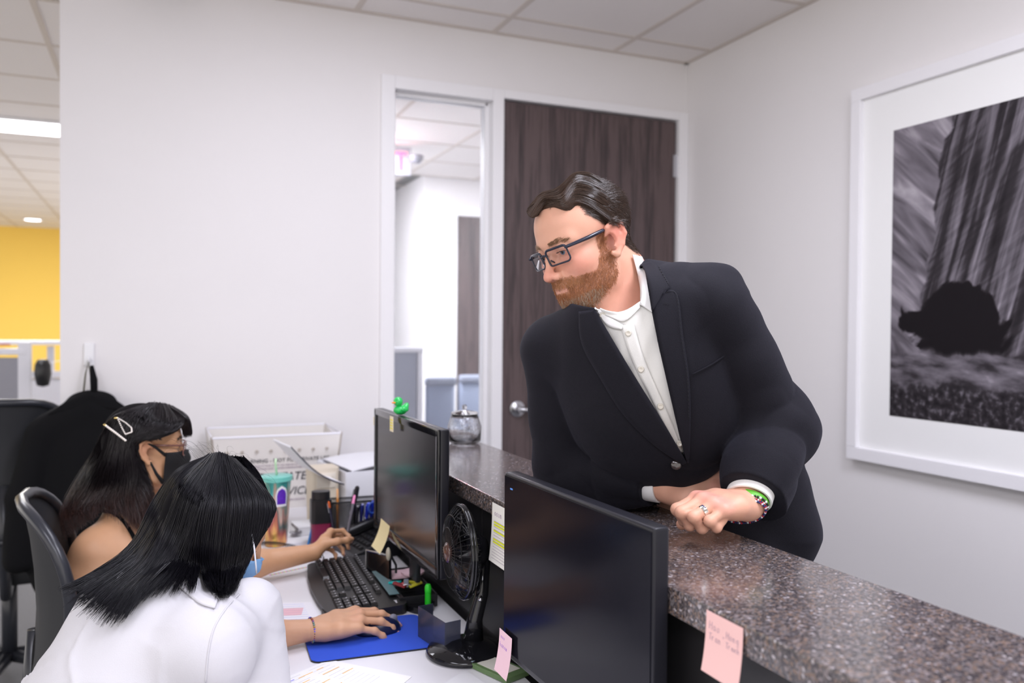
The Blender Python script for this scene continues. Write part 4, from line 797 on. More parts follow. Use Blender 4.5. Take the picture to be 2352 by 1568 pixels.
def curve(pts, n):
    """resampled Catmull-Rom through pts (any dimension)"""
    P = np.array(pts, float); k = len(P); t = np.linspace(0, k-1, n); i = np.minimum(t.astype(int), k-2); f = (t-i)[:, None]
    g = lambda j: P[np.clip(j, 0, k-1)]; p0, p1, p2, p3 = g(i-1), g(i), g(i+1), g(i+2)
    return .5*((2*p1)+(-p0+p2)*f+(2*p0-5*p1+4*p2-p3)*f**2+(-p0+3*p1-3*p2+p3)*f**3)
def patch(name, f, ca, cb, nu, nv, th, off, mat, parent, edge=None, smooth=True):
    """a strip of cloth lying on the surface f, between two outline curves"""
    A, B = curve(ca, nu+1), curve(cb, nu+1); O_ = np.array(parent.location); s = (np.arange(nv+1)/nv)[None, :, None]; XY = (A[:, None, :2]*(1-s)+B[:, None, :2]*s).reshape(-1, 2)
    G = marchv(f, XY); bad = np.isnan(G[:, 0]); dep = (G-EYE) @ CF; md = np.nanmedian(dep) if not bad.all() else 1.5
    for i in np.where(bad)[0]: G[i] = EYE+ray(*XY[i])*md
    G = G.reshape(nu+1, nv+1, 3)
    for _ in range(2): G[1:-1] = (G[:-2]+2*G[1:-1]+G[2:])/4
    def fn(u, v):
        q = G[int(round(u*nu))][int(round(v*nv))]; n = (EYE-q)/np.linalg.norm(EYE-q); e = 1 if edge is None else edge(u, v)
        return q+n*(off*e+th/2)-O_
    return obj(name, sheet(fn, nu, nv, th), mat, parent, smooth=smooth)
def strands(name, curves, r0, mat, parent, taper=.35, col=None):
    """hair strands: curves (n, k, 3) as thin three-sided tubes in one mesh"""
    C = np.asarray(curves, float); n, k, _ = C.shape; T = np.gradient(C, axis=1); T /= np.linalg.norm(T, axis=2, keepdims=True)+1e-12
    a = np.cross(T, np.array([.31, .52, .79])); a /= np.linalg.norm(a, axis=2, keepdims=True)+1e-9; b = np.cross(T, a); s = np.linspace(0, 1, k); rr = r0*(1-(1-taper)*s**3); rr = rr[None, :, None]*(np.ones((n, 1, 1)) if np.isscalar(r0) else 1)
    V_ = np.stack([C+rr*(a*math.cos(q)+b*math.sin(q)) for q in (0, 2.094, 4.189)], 2).reshape(-1, 3)
    base = (np.arange(n)[:, None]*k+np.arange(k-1)[None])*3; F = []
    for j in range(3): j2 = (j+1) % 3; F.append(np.stack([base+j, base+j2, base+3+j2, base+3+j], -1).reshape(-1, 4))
    c = None if col is None else np.repeat(col.reshape(-1, 3), 3, axis=0)
    o = mesh_obj(name, np_mesh(name, V_, np.concatenate(F), parent.location, c), mat, parent); return o
def autodepth(f, guides, miss):
    """guide control points (x, y, lift): depth taken from the surface f, raised by lift"""
    out = []
    for g in guides:
        P = marchv(f, [(p[0], p[1]) for p in g]); row = []
        for p, q in zip(g, P): row.append([p[0], p[1], miss if np.isnan(q[0]) else (q-EYE) @ CF-p[2]])
        ok = [i for i, q in enumerate(P) if not np.isnan(q[0])]
        for i, q in enumerate(P):
            if np.isnan(q[0]) and ok: j = min(ok, key=lambda k: abs(k-i)); row[i][2] = row[j][2]+.012
        out.append([tuple(r) for r in row])
    return out
def above(f, guides, lift):
    """lift guide control points that lie under the surface f"""
    out = []
    for g in guides:
        P = marchv(f, [(p[0], p[1]) for p in g]); out.append([(p[0], p[1], p[2] if np.isnan(q[0]) else min(p[2], (q-EYE) @ CF-lift)) for p, q in zip(g, P)])
    return out
def guided(guides, n, k, thick, center, seed=1, jit=.003, clump=26, cl=.6, lenj=.12, wav=0.0, wavn=3):
    """strands interpolated between ordered guide curves of (x, y, depth) control points, layered inwards by thick"""
    r = np.random.default_rng(seed); G = np.array([[at(*p) for p in curve(g, k)] for g in guides]); m = len(G); u = r.random(n)*(m-1)
    cu = np.sort(r.random(clump*m)*(m-1)); near = cu[np.argmin(np.abs(u[:, None]-cu[None]), 1)]
    s = np.linspace(0, 1, k); uu = u[:, None]+(near-u)[:, None]*cl*s[None]**1.5; uu = np.clip(uu+r.normal(0, .05, n)[:, None]*s[None]*.4, 0, m-1.0001)
    i = uu.astype(int); f = uu-i; kk = np.arange(k)[None].repeat(n, 0); g = lambda j: G[np.clip(j, 0, m-1), kk]
    F_ = f[..., None]; p0, p1, p2, p3 = g(i-1), g(i), g(i+1), g(i+2); C = .5*((2*p1)+(-p0+p2)*F_+(2*p0-5*p1+4*p2-p3)*F_**2+(-p0+3*p1-3*p2+p3)*F_**3)
    w_ = r.random(n)**1.3; inn = center-C; inn /= np.linalg.norm(inn, axis=2, keepdims=True); C = C+inn*(w_[:, None]*thick*np.minimum(1, .25+s*2))[..., None]
    ph = r.random((n, 3))*6.28; hsh = (near*7.13) % 1
    C = C+(np.sin(s[None]*wavn*3+hsh[:, None]*20+ph[:, :1]*.15)[..., None]*np.array([.6, -.3, .4]))*wav*s[None, :, None]
    C = C+(np.sin(s[None, :, None]*5+ph[:, None, :])*jit*(.2+s)[None, :, None])+r.normal(0, jit*.6, (n, 1, 3))
    ln = 1-r.random(n)*lenj; 
    T = ln[:, None]*s[None]*(k-1); a = np.minimum(T.astype(int), k-2); ff = (T-a)[..., None]; rows = np.arange(n)[:, None]; return C[rows, a]*(1-ff)+C[rows, a+1]*ff
# ---------------------------------------------------------------- heads and hands
def head_sdf(S_, fem=False):
    f = .92 if fem else 1.0
    S_.el((-.012, 0, .034), (.096, .076, .084), .02); S_.el((.030, 0, .036), (.060, .064, .062), .03)
    S_.el((.036, 0, -.030), (.052, .058*f, .058), .03)
    S_.el((.030, 0, -.074), (.050, .046*f, .036), .03)
    S_.el((.071, 0, -.096), (.020, .020*f, .016), .025)
    for y in (-1, 1):
        S_.rc((-.002, y*.057*f, -.050), (.020, y*.052*f, -.082), .014, .013, .03); S_.rc((.020, y*.050*f, -.082), (.066, y*.016, -.100), .013, .012, .03)
        S_.el((.058, y*.040, -.030), (.026, .022, .020), .03)
        S_.rc((.085, y*.012, .019), (.070, y*.046, .017), .0085, .008, .018)
    S_.el((.071, 0, -.068), (.026, .032, .028), .02)
    for y in (-1, 1): S_.el((.094, y*.031, -.001), (.015, .019, .0115), .014, -1)
    S_.chain([(.084, 0, .012), (.094, 0, -.006), (.108, 0, -.031)], [.0070, .0066, .0080], .013)
    S_.el((.1125, 0, -.0395), (.0100, .0098, .0088), .010)
    for y in (-1, 1): S_.el((.1005, y*.0125, -.0425), (.0110, .0062, .0078), .006); S_.el((.106, y*.0068, -.0490), (.0065, .0036, .0035), .003, -1)
    S_.rc((.094, 0, -.046), (.093, 0, -.058), .0062, .0062, .012)
    S_.chain([(.0855, -.024, -.0665), (.0935, -.009, -.0640), (.095, 0, -.0650), (.0935, .009, -.0640), (.0855, .024, -.0665)], [.0025, .0042, .0038, .0042, .0025], .006)
    S_.chain([(.0845, -.021, -.0700), (.0915, -.007, -.0740), (.0915, .007, -.0740), (.0845, .021, -.0700)], [.0025, .0048, .0048, .0025], .006)
    S_.chain([(.083, -.027, -.0682), (.098, 0, -.0692), (.083, .027, -.0682)], [.001, .0012, .001], .0035, -1)
    for y in (-1, 1):   # eyelids
        S_.el((.0762, y*.032, .0010), (.0142, .0165, .0135), .005)
        S_.el((.0905, y*.0325, -.0030), (.007, .0122, .0030), .002, -1)
        S_.chain([(.0835, y*.018, .0075), (.0875, y*.031, .0095), (.078, y*.046, .006)], [.0022, .0026, .002], .004)
        # ear
        Q = axes((.35, y*.94, 0), (.94, -y*.35, .12)).T if False else None
        for kind, pts, rs, kk in (('c', [(.006, .074, .006), (.002, .083, .022), (-.012, .090, .031), (-.026, .093, .022), (-.028, .091, .002), (-.019, .086, -.016), (-.004, .080, -.031), (.003, .076, -.026)], [.0030, .0042, .0046, .0046, .0042, .0040, .0060, .005], .004), ('e', (-.013, .0815, .004), (.019, .0045, .026), .006), ('c', [(-.018, .0855, .018), (-.019, .0865, .002), (-.010, .0835, -.012)], [.003, .0035, .003], .004), ('s', (.000, .0830, -.001), (.0095, .0060, .0120), .004), ('s', (.006, .078, -.003), (.0045, .004, .007), .004)):
            mv = lambda p: (p[0]+.006, y*p[1], p[2]-.010)
            if kind == 'c': S_.chain([mv(p) for p in pts], rs, kk)
            else: S_.el(mv(pts), rs, kk, 1 if kind == 'e' else -1)
def hand_sdf(S_, w, X, Y, Z, curl, sc=1.0, thumb=((.3, .8, -.35), (.75, .55, -.4), (.85, .2, -.5)), spread=.06, fat=1.0, wr=None):
    """w wrist, X to the fingers, Y to the thumb side, Z out of the back of the hand; curl per finger (mcp, pip, dip) degrees"""
    X = np.array(X, float); X /= np.linalg.norm(X); Y = np.array(Y, float); Y -= X*(X @ Y); Y /= np.linalg.norm(Y); Zc = np.cross(X, Y); Z = Zc if Zc @ np.array(Z, float) > 0 else -Zc
    R = np.stack([X, Y, Z], 1); W = lambda p: np.array(w)+R @ (np.array(p)*sc); S_.frame(); k = .012*sc; tips = []
    base = [(.092, .027, 0), (.095, .005, .003), (.089, -.016, .001), (.079, -.035, -.005)]; ln = [(.043, .027, .021), (.048, .031, .022), (.045, .029, .022), (.035, .021, .019)]; rad = [.0092, .0095, .0090, .0080]
    for i, b in enumerate(base):
        S_.rc(W((.005, .013-.010*i, 0)), W((b[0]*.55, b[1]*.85, .001)), .0165*sc*fat, .0150*sc*fat, k); S_.rc(W((b[0]*.55, b[1]*.85, .001)), W(b), .0145*sc*fat, .0118*sc*fat, k)
        S_.el(W(np.array(b)+(0, 0, .004)), np.array([.009, .007, .006])*sc, .01)
    S_.rc(W((.015, .02, -.008)), W((.06, .02, -.008)), .015*sc*fat, .013*sc*fat, k); S_.rc(W((.02, -.018, -.008)), W((.06, -.025, -.008)), .014*sc*fat, .012*sc*fat, k)
    for i, b in enumerate(base):
        a = 0; p = np.array(b, float); sp = (1.3-i)*spread; q = p
        for j in range(3):
            a += math.radians(curl[i][j]); d = np.array([math.cos(a)*math.cos(sp), math.cos(a)*math.sin(sp), -math.sin(a)]); q = p+d*ln[i][j]; r0 = rad[i]*(1-.10*j)*fat; S_.rc(W(p), W(q), r0*1.02*sc, r0*.92*sc, .004*sc)
            if j < 2: S_.el(W(q), np.array([1, 1, 1])*r0*1.04*sc, .003)
            p = q
        up = np.array([math.sin(a), 0, math.cos(a)]); tips.append((W(q-d*.004+up*r0*.75), R @ d, R @ up, r0*sc))
    T0 = np.array([.022, .026, -.008]); p = T0; rr = [.0165, .0120, .0105, .0085]; tl = [.043, .032, .026]
    for j in range(3):
        d = np.array(thumb[j], float); d /= np.linalg.norm(d); q = p+d*tl[j]; S_.rc(W(p), W(q), rr[j]*sc*fat, rr[j+1]*sc*fat, .006 if j else .016)
        if j < 2: S_.el(W(q), np.array([1, 1, 1])*rr[j+1]*1.05*sc*fat, .004)
        p = q
    tips.append((W(q+np.array([0, 0, .005])), R @ d, R @ np.array([0, .3, 1]), .0085*sc)); return W, tips
def nails(name, tips, mat, parent, idx=range(5), s=1.0):
    for i in idx:
        c, d, up, r = tips[i]; d = d/np.linalg.norm(d); up = up-d*(up @ d); up /= np.linalg.norm(up); sd = np.cross(d, up); O_ = np.array(parent.location)
        bm = sheet(lambda u, v: c-O_+d*(u-.35)*.0125*s+sd*math.sin((v-.5)*1.9)*r*.82+up*(math.cos((v-.5)*1.9)-1)*r*.75+up*r*.22, 4, 6, .0008); obj(name, bm, mat, parent, smooth=True)
def tone(P, base, spots):
    c = np.tile(np.array(base, float), (len(P), 1))
    for ctr, r, col, a in spots:
        q = (P-np.asarray(ctr)); d = np.sqrt((q*q).sum(1))/r; w_ = np.clip(1-d, 0, 1)**.8*a if True else 0; c = c*(1-w_[:, None])+np.array(col)*w_[:, None]
    return c
# ================================================================ THE MAN IN THE DARK SUIT
def skinmat(name, sss=.12, rough=.48): return M(name, (.7, .4, .3), rough, spec=.35, noise=.05, nscale=60, bump=.12, bscale=700, sss=sss, attr='Col')
skin1 = skinmat('skin_fair')
suitm = M('suit_cloth', (.0065, .006, .010), .80, spec=.2, sheen=.06, noise=.25, nscale=500, bump=.35, bscale=900)
suitm.node_tree.nodes['Principled BSDF'].inputs['Sheen Tint'].default_value = (.55, .55, .75, 1)
shirtm = M('shirt_cloth', (.74, .73, .70), .75, bump=.25, bscale=900, noise=.02, nscale=500)
man = thing('person', 'bearded man in glasses and a dark suit leaning with both forearms on the granite counter', 'person', (1.15, 1.28, 0))
HS = .965; HC_ = np.array([.7489, 1.3904, 1.5733]); HF = np.array([-.928, -.171, -.332]); HL = np.array([.136, -.983, .126])
HF /= np.linalg.norm(HF); HL -= HF*(HL @ HF); HL /= np.linalg.norm(HL); HU = np.cross(HF, HL); HR = np.stack([HF, HL, HU], 1)
HW = lambda p: HC_+HR @ (np.array(p, float)*HS)
sR, sL = at(1275, 805, 1.60), at(1645, 706, 1.42); eR, wR = np.array([.742, 1.455, 1.128]), np.array([.845, 1.262, 1.132])
eL, wL = at(1782, 985, 1.46), np.array([.884, 1.085, 1.128]); neck0 = at(1440, 700, 1.60); chest = (sR+sL)/2+np.array([.03, .01, -.10]); hip = at(1690, 1215, 1.62)
hipc = np.array([1.045, 1.36, .93])
body = Sdf(); body.frame(HR, HC_, HS); head_sdf(body); body.frame()
body.rc(HW((-.035, 0, -.045)), HW((-.05, 0, -.10)), .054, .058, .02); body.rc(HW((-.03, 0, -.075)), neck0+np.array([0, 0, -.01]), .058, .066, .025)
body.rc(HW((.02, 0, -.080)), at(1415, 712, 1.565), .034, .046, .03)
bk = np.array([.045, .02, 0]); body.rc(neck0+bk*.5, chest+bk, .05, .075, .04); body.rc(chest+bk, hipc, .075, .08, .05); body.rc(chest+bk+(sR-chest-bk)*.85, chest+bk+(sL-chest-bk)*.85, .035, .035, .04)
for s_, e_, w_ in ((sR, eR, wR), (sL, eL, wL)): body.rc(s_, e_, .045, .038, .02); body.rc(e_, w_, .036, .0285, .02)
for s_ in (-1, 1): body.rc(hipc+np.array([0, .09*s_, -.03]), np.array([1.07, 1.36+.10*s_, .48]), .075, .055, .04); body.rc(np.array([1.07, 1.36+.10*s_, .48]), np.array([1.08, 1.36+.10*s_, .10]), .055, .04, .02)
# left hand: loose fist on the granite; right hand resting behind it
WLh, tipsL = hand_sdf(body, wL, (-.95, -.03, .10), (.06, 1, .05), (0, 0, 1), [(28, 104, 66), (28, 106, 68), (30, 108, 68), (31, 116, 78)], .90, thumb=((.55, .62, -.55), (.85, .15, -.5), (.95, -.25, -.2)), spread=.03, fat=1.20)
WRh, tipsR = hand_sdf(body, wR, (.87, -.40, -.10), (.1, .38, .92), (-.2, -.9, .4), [(22, 40, 25), (26, 44, 28), (30, 48, 30), (34, 50, 30)], .95, thumb=((.80, .30, -.45), (.97, .05, -.25), (1, -.12, -.1)), spread=.05, fat=1.15)
base = (.68, .365, .255); red = (.70, .22, .17)
beardc = (.36, .15, .08)
def mancol(P):
    q = (P-HC_) @ HR/HS; hm = np.linalg.norm(q, axis=1) < .20
    c = tone(P, base, [(HW((.116, 0, -.038)), .026, red, .55), (HW((.070, .048, -.030)), .040, red, .55), (HW((.070, -.048, -.030)), .04, red, .55), (HW((-.015, .088, .0)), .045, (.72, .22, .17), .75), (HW((-.015, -.088, .0)), .045, red, .7), (HW((.0, .05, -.13)), .07, red, .3)]
             + [(WLh(p), .020, (.74, .27, .25), .55) for p in ((.095, .005, .01), (.089, -.016, .01), (.092, .027, .01), (.079, -.035, .005))]+[(WRh((.095, .0, .01)), .022, (.72, .24, .2), .5)])
    lip = hm & (q[:, 0] > .083) & (np.abs(q[:, 1]) < .022) & (q[:, 2] < -.0640) & (q[:, 2] > -.0755); c[lip] = c[lip]*.65+np.array((.50, .18, .15))*.35
    b = bmask(q)*hm; c = c*(1-b[:, None]*.72)+np.array(beardc)*b[:, None]*.72
    sc_ = hairmask(q)*hm; c = c*(1-sc_[:, None])+np.array((.045, .027, .02))*sc_[:, None]
    return c
def sst(x, a, b): t = np.clip((x-a)/(b-a), 0, 1); return t*t*(3-2*t)
def bmask(q):
    x, y, z = q.T; ay = np.abs(y); n = vnoise(q+5, 120)*.005+vnoise(q+3, 60)*.003
    top = np.where(x < .048, -.014-(x-.012)*1.02, -.0515)+n
    m = sst(-(z-top), -.004, .007)*sst(x, .000, .014)
    st = sst(x, .006, .011)*sst(-x, -.032, -.024)*sst(z, -.04, -.02)*sst(-z, -.016, -.004)*(ay > .05); m = np.maximum(m, st*.9)
    mus = (x > .076) & (z > -.063) & (z < -.0490) & (ay < .034); m = np.maximum(m, mus*.9)
    lip = (x > .080) & (ay < .021) & (z < -.0640) & (z > -.0755); chk = (x > .05) & (ay > .036) & (z > -.054)
    under = sst(-(z+.070+.85*(x-.01)), -.002, .010); m = m*(1-under*.93)
    return np.where(lip | chk | (ay > .078) | (m < .12), 0, m)
def hairmask(q):
    x, y, z = q.T; ay = np.abs(y); n = vnoise(q+9, 90)*.003
    front = np.where(z > .072, .072-np.clip((ay-.026)/.019, 0, 1)*.036, np.where(z > .05, .037, .037-(.05-z)*.95))
    low = np.where(x > -.020, .010, np.where(x > -.040, .010-(-.020-x)*3.2, -.054)); return sst(-(x-front+n), -.004, .007)*sst(z-low, -.006, .008)
bo, bP = organic('body', body, (.55, .85, .05), (1.35, 1.75, 1.72), .0026, skin1, man, mancol)
# eyes
eyew = M('eye_white', (.58, .52, .50), .15, coat=.5); iris = M('iris_blue', (.10, .16, .22), .2); pupil = M('pupil', (.005, .005, .005), .1)
def eye(parent, hw, hr, hs, y, look, r=.0120, ir=iris):
    c = hw((.0765, y, 0)); look = np.array(look, float); look /= np.linalg.norm(look); O_ = np.array(parent.location)
    bm = BM(); bmesh.ops.create_uvsphere(bm, u_segments=24, v_segments=16, radius=r*hs, matrix=Matrix.Translation(V(c-O_))); e = obj('eye', bm, eyew, parent, smooth=True)
    q = Vector(V(look)).to_track_quat('Z', 'Y').to_matrix()
    bm = BM(); lathe(bm, [(0, r*1.035*hs), (.0035*hs, r*1.01*hs), (.0056*hs, r*.92*hs)], 20, V(c-O_), q); obj('iris', bm, ir, e, smooth=True); bm = BM(); lathe(bm, [(0, r*1.06*hs), (.0024*hs, r*1.035*hs), (.0025*hs, r*1.0*hs)], 16, V(c-O_), q); obj('pupil', bm, pupil, e, smooth=True)
look = HF*.9+HL*.22-HU*.22
for y in (-.032, .032): eye(man, HW, HR, HS, y, look)
lash = BM()
for s in (-1, 1):
    for k in range(16): a = -.9+k*.12; p = HW((.0905-.007*abs(a)**2, s*(.032+.0125*a), .0005-.0012*a*a))-np.array(man.location); tube(lash, [p, p+HR @ np.array([.003, s*.001*a, -.0008]), p+HR @ np.array([.0055, s*.003*a, .0002])], [.0004, .0003, .0001], 4)
tag(obj('eyelashes', lash, M('lash_brown', (.05, .025, .015), .5), man), kind='stuff')
# short strands growing from the skin: beard, side hair, brows
def grow(name, P, mask, mat, parent, n, ln, flow, lift, r0, k=6, seed=3, curlv=.15, HWf=None, hc=HC_, hr=HR, hs=HS, col=None, f=body):
    r = np.random.default_rng(seed); q = (P-hc) @ hr/hs; near = np.linalg.norm(q, axis=1) < .19; m = np.zeros(len(P)); m[near] = mask(q[near]); pr_ = m/m.sum(); idx = r.choice(len(P), n, p=pr_); p = P[idx]+r.normal(0, .0009, (n, 3)); qq = q[idx]
    e = .002; nr = np.stack([f(p+np.eye(3)[a]*e)-f(p-np.eye(3)[a]*e) for a in range(3)], 1); nr /= np.linalg.norm(nr, axis=1, keepdims=True)+1e-9
    fl = flow(qq) @ hr.T; fl += r.normal(0, curlv, (n, 3)); fl -= nr*(fl*nr).sum(1, keepdims=True); fl /= np.linalg.norm(fl, axis=1, keepdims=True)+1e-9
    L_ = ln*(.55+.6*r.random(n)) if np.isscalar(ln) else ln(qq)*(.6+.5*r.random(n)); t = np.linspace(0, 1, k)[None, :, None]; lf = lift*(1+r.normal(0, .25, (n, 1, 1)))
    C = p[:, None]+fl[:, None]*L_[:, None, None]*t+nr[:, None]*L_[:, None, None]*lf*(t-.45*t*t)-nr[:, None]*.0008+r.normal(0, .06, (n, 1, 3))*L_[:, None, None]*t*t
    cc = None
    if col is not None: cc = np.repeat(col(qq, r)[:, None], k, 1)
    return strands(name, C, r0, mat, parent, .25, cc)
hairb = M('hair_brown', (.050, .028, .018), .24, spec=.6, noise=.3, nscale=300)
beardm = M('beard_hair', (.3, .12, .05), .5, attr='Col')
def bcol(q, r):
    n = len(q); c = np.tile(np.array([.42, .17, .07]), (n, 1))*(.6+.8*r.random((n, 1))); g = (q[:, 0] > .045) & (q[:, 2] < -.085) & (r.random(n) < .42); c[g] = np.array([.50, .40, .30]); mu = (q[:, 2] > -.066) & (q[:, 0] > .07); c[mu] = c[mu]*.9+np.array([.08, .05, .02]); return c
grow('beard', bP, bmask, beardm, man, 20000, lambda q: np.where((q[:, 0] > .045) & (q[:, 2] < -.08), .0105, .0072), lambda q: np.stack([.35+0*q[:, 0], .3*np.sign(q[:, 1])*(q[:, 2] > -.066)*(q[:, 0] > .07), -1+0*q[:, 0]], 1), .42, .00021, 5, 5, .45, col=bcol)
def sidemask(q): return hairmask(q)*(q[:, 2] < .085+.0*q[:, 0])
grow('side_hair', bP, sidemask, hairb, man, 15000, lambda q: .010+.016*sst(q[:, 2], .0, .08), lambda q: np.stack([-1+0*q[:, 0], 0*q[:, 0], -.75+1.0*sst(q[:, 2], .05, .1)], 1), .17, .00034, 5, 6, .10)
def topmask(q): return hairmask(q)*(q[:, 2] > .060)*(1-(q[:, 0] > -.01)*(q[:, 2] > .082))
grow('crown_hair', bP, topmask, hairb, man, 9000, lambda q: .030+.0*q[:, 0], lambda q: np.stack([-1+0*q[:, 0], .3*np.sign(q[:, 1]), .1+0*q[:, 0]], 1), .22, .00038, 7, 7, .09)
def browmask(q):
    ay = np.abs(q[:, 1]); return ((q[:, 0] > .06) & (ay > .012) & (ay < .050) & (np.abs(q[:, 2]-(.0185+.10*(ay-.012)*(ay < .036)-.18*np.maximum(ay-.036, 0))) < .0036)).astype(float)
grow('eyebrows', bP, browmask, M('brow_hair', (.30, .17, .09), .5), man, 420, .0085, lambda q: np.stack([-.2+0*q[:, 0], np.sign(q[:, 1])*1.0, .15+0*q[:, 0]], 1), .3, .00032, 5, 8, .15)
# slicked wavy top hair
mg = [[(1222, 470, .004), (1248, 448, .006), (1282, 436, .010), (1318, 404, .016), (1352, 398, .014), (1392, 422, .006)],
      [(1211, 484, .008), (1240, 446, .010), (1280, 433, .014), (1320, 398, .020), (1360, 402, .018), (1404, 432, .008)],
      [(1217, 496, .012), (1247, 454, .012), (1286, 446, .014), (1322, 410, .018), (1366, 418, .016), (1414, 452, .008)],
      [(1228, 492, .010), (1254, 461, .012), (1291, 462, .014), (1322, 428, .016), (1370, 438, .014), (1424, 478, .006)],
      [(1240, 482, .006), (1264, 466, .010), (1296, 472, .013), (1322, 446, .014), (1368, 458, .012), (1428, 500, .006)],
      [(1256, 474, .004), (1272, 470, .008), (1302, 473, .011), (1324, 462, .010), (1364, 476, .008), (1426, 520, .004)]]
mg = autodepth(body, mg, 1.57)
C = guided(mg, 5200, 26, .020, HC_, 11, .0012, 9, .75, .18); strands('top_hair', C, .00042, hairb, man, .5)
def cap_sdf(): pass
# ---------------------------------------------------------------- suit jacket
U_ = (neck0-hipc)/np.linalg.norm(neck0-hipc); Lt = (sL-sR)/np.linalg.norm(sL-sR); Lt = Lt-U_*(Lt @ U_); Lt /= np.linalg.norm(Lt); Fr = np.cross(Lt, U_); TB = np.stack([Fr, Lt, U_], 1)
jk = Sdf(); ch = (sR+sL)/2
jk.frame(TB, ch); jk.el((.015, 0, -.10), (.115, .175, .20), .03); jk.el((-.01, .0, -.02), (.09, .16, .10), .05)
jk.frame(); bel = ch+(hipc-ch)*.58+np.array([.055, .05, 0]); jk.el(bel, (.115, .165, .20), .06, R=TB); 
jk.frame(); jk.rc(sR, sL, .060, .056, .04); jk.rc(at(1477, 652, 1.575), sL+np.array([0, .03, .008]), .048, .058, .04); jk.rc(at(1400, 765, 1.62), sR+np.array([0, -.02, .0]), .050, .054, .04)
jk.rc(at(1470, 730, 1.60), ch+np.array([.05, 0, -.15]), .060, .12, .05)
jk.el(hipc+np.array([.0, .0, .03]), (.115, .165, .20), .06); jk.el(hip+np.array([.0, .02, -.02]), (.09, .10, .17), .06); 
jk.chain([at(1750, 1010, 1.62), at(1765, 1130, 1.60), at(1800, 1225, 1.60), at(1795, 1275, 1.60)], [.07, .070, .062, .046], .04)
jk.rc(at(1560, 655, 1.47), at(1662, 650, 1.425), .030, .028, .03)
torso_n = len(jk.p)
slL, slR = Sdf(), Sdf()
slL.chain([sL, sL*.55+eL*.45, eL], [.062, .058, .066], .022); slL.chain([eL, eL*.4+wL*.6, wL+np.array([.018, .006, .006])], [.066, .060, .054], .022)
slR.chain([sR, sR*.5+eR*.5, eR], [.066, .057, .058], .022); slR.chain([eR, eR*.45+wR*.55, wR+np.array([-.018, .033, .001])], [.058, .053, .046], .022)
def smin(a, b, k): h = np.maximum(k-np.abs(a-b), 0)/k; return np.minimum(a, b)-h*h*k*.25
def pseg(Q, a, b):
    a, b = np.array(a), np.array(b); ab = b-a; t = np.clip(((Q-a) @ ab)/(ab @ ab), 0, 1); return np.linalg.norm(Q-a-t[:, None]*ab, axis=1)
def pxy(P):
    d = P-EYE; z = d @ CF; z = np.where(np.abs(z) < .05, .05, z); return np.stack([1176+FPX*(d @ CR)/z, 784-FPX*(d @ CU)/z], 1), z
def polysd(Q, poly):
    poly = [np.array(p, float) for p in poly]; n = len(poly); d = np.full(len(Q), 1e9); ins = np.zeros(len(Q), bool)
    for i in range(n):
        a, b = poly[i], poly[(i+1) % n]; d = np.minimum(d, pseg(Q, a, b)); c = ((a[1] > Q[:, 1]) != (b[1] > Q[:, 1])); x = (b[0]-a[0])*(Q[:, 1]-a[1])/((b[1]-a[1]) if b[1] != a[1] else 1e-9)+a[0]; ins ^= c & (Q[:, 0] < x)
    return np.where(ins, -d, d)
VL = [(1367, 707), (1386, 744), (1433, 824), (1480, 900), (1527, 975), (1577, 1060)]; VR = [(1462, 582), (1482, 625), (1497, 716), (1513, 796), (1537, 900), (1560, 999), (1577, 1060)]
VP = VL+VR[::-1][1:]+[(1440, 560), (1375, 690)]; NK = [(1285, 690), (1340, 703), (1367, 707), (1402, 718), (1436, 716), (1471, 694), (1476, 645), (1462, 582), (1440, 480), (1285, 480)]
def folds(P, z):
    o = 0
    for a, b, r, amp, fr_, c0, wd_ in ((sL, eL, .12, .0075, 62, .95, .32), (eL, wL, .11, .0070, 80, .10, .40), (sL, eL, .12, .0040, 45, .10, .2), (sR, eR, .10, .0045, 60, .85, .4), (eR, wR, .10, .0050, 75, .2, .5)):
        ab = b-a; L2 = ab @ ab; t = np.clip((P-a) @ ab/L2, 0, 1); v = P-a-t[:, None]*ab; d = np.linalg.norm(v, axis=1); m = np.clip(1-d/r, 0, 1)**.5; ph = t*math.sqrt(L2)*fr_+(v @ np.array([.6, -.5, .6]))*28+vnoise(P, 13)*2.4; o = o+amp*m*(1-1.5*np.abs(np.sin(ph*.5))**.8)*np.exp(-((t-c0)/wd_)**2)
    q = (P-ch) @ TB; o = o+.0045*(1-1.6*np.abs(np.sin((q[:, 2]*1.3+q[:, 1]*.9)*16+vnoise(P, 7)*1.6)))*np.exp(-((q[:, 2]+.30)/.10)**2)+.0022*vnoise(P, 16)
    return o
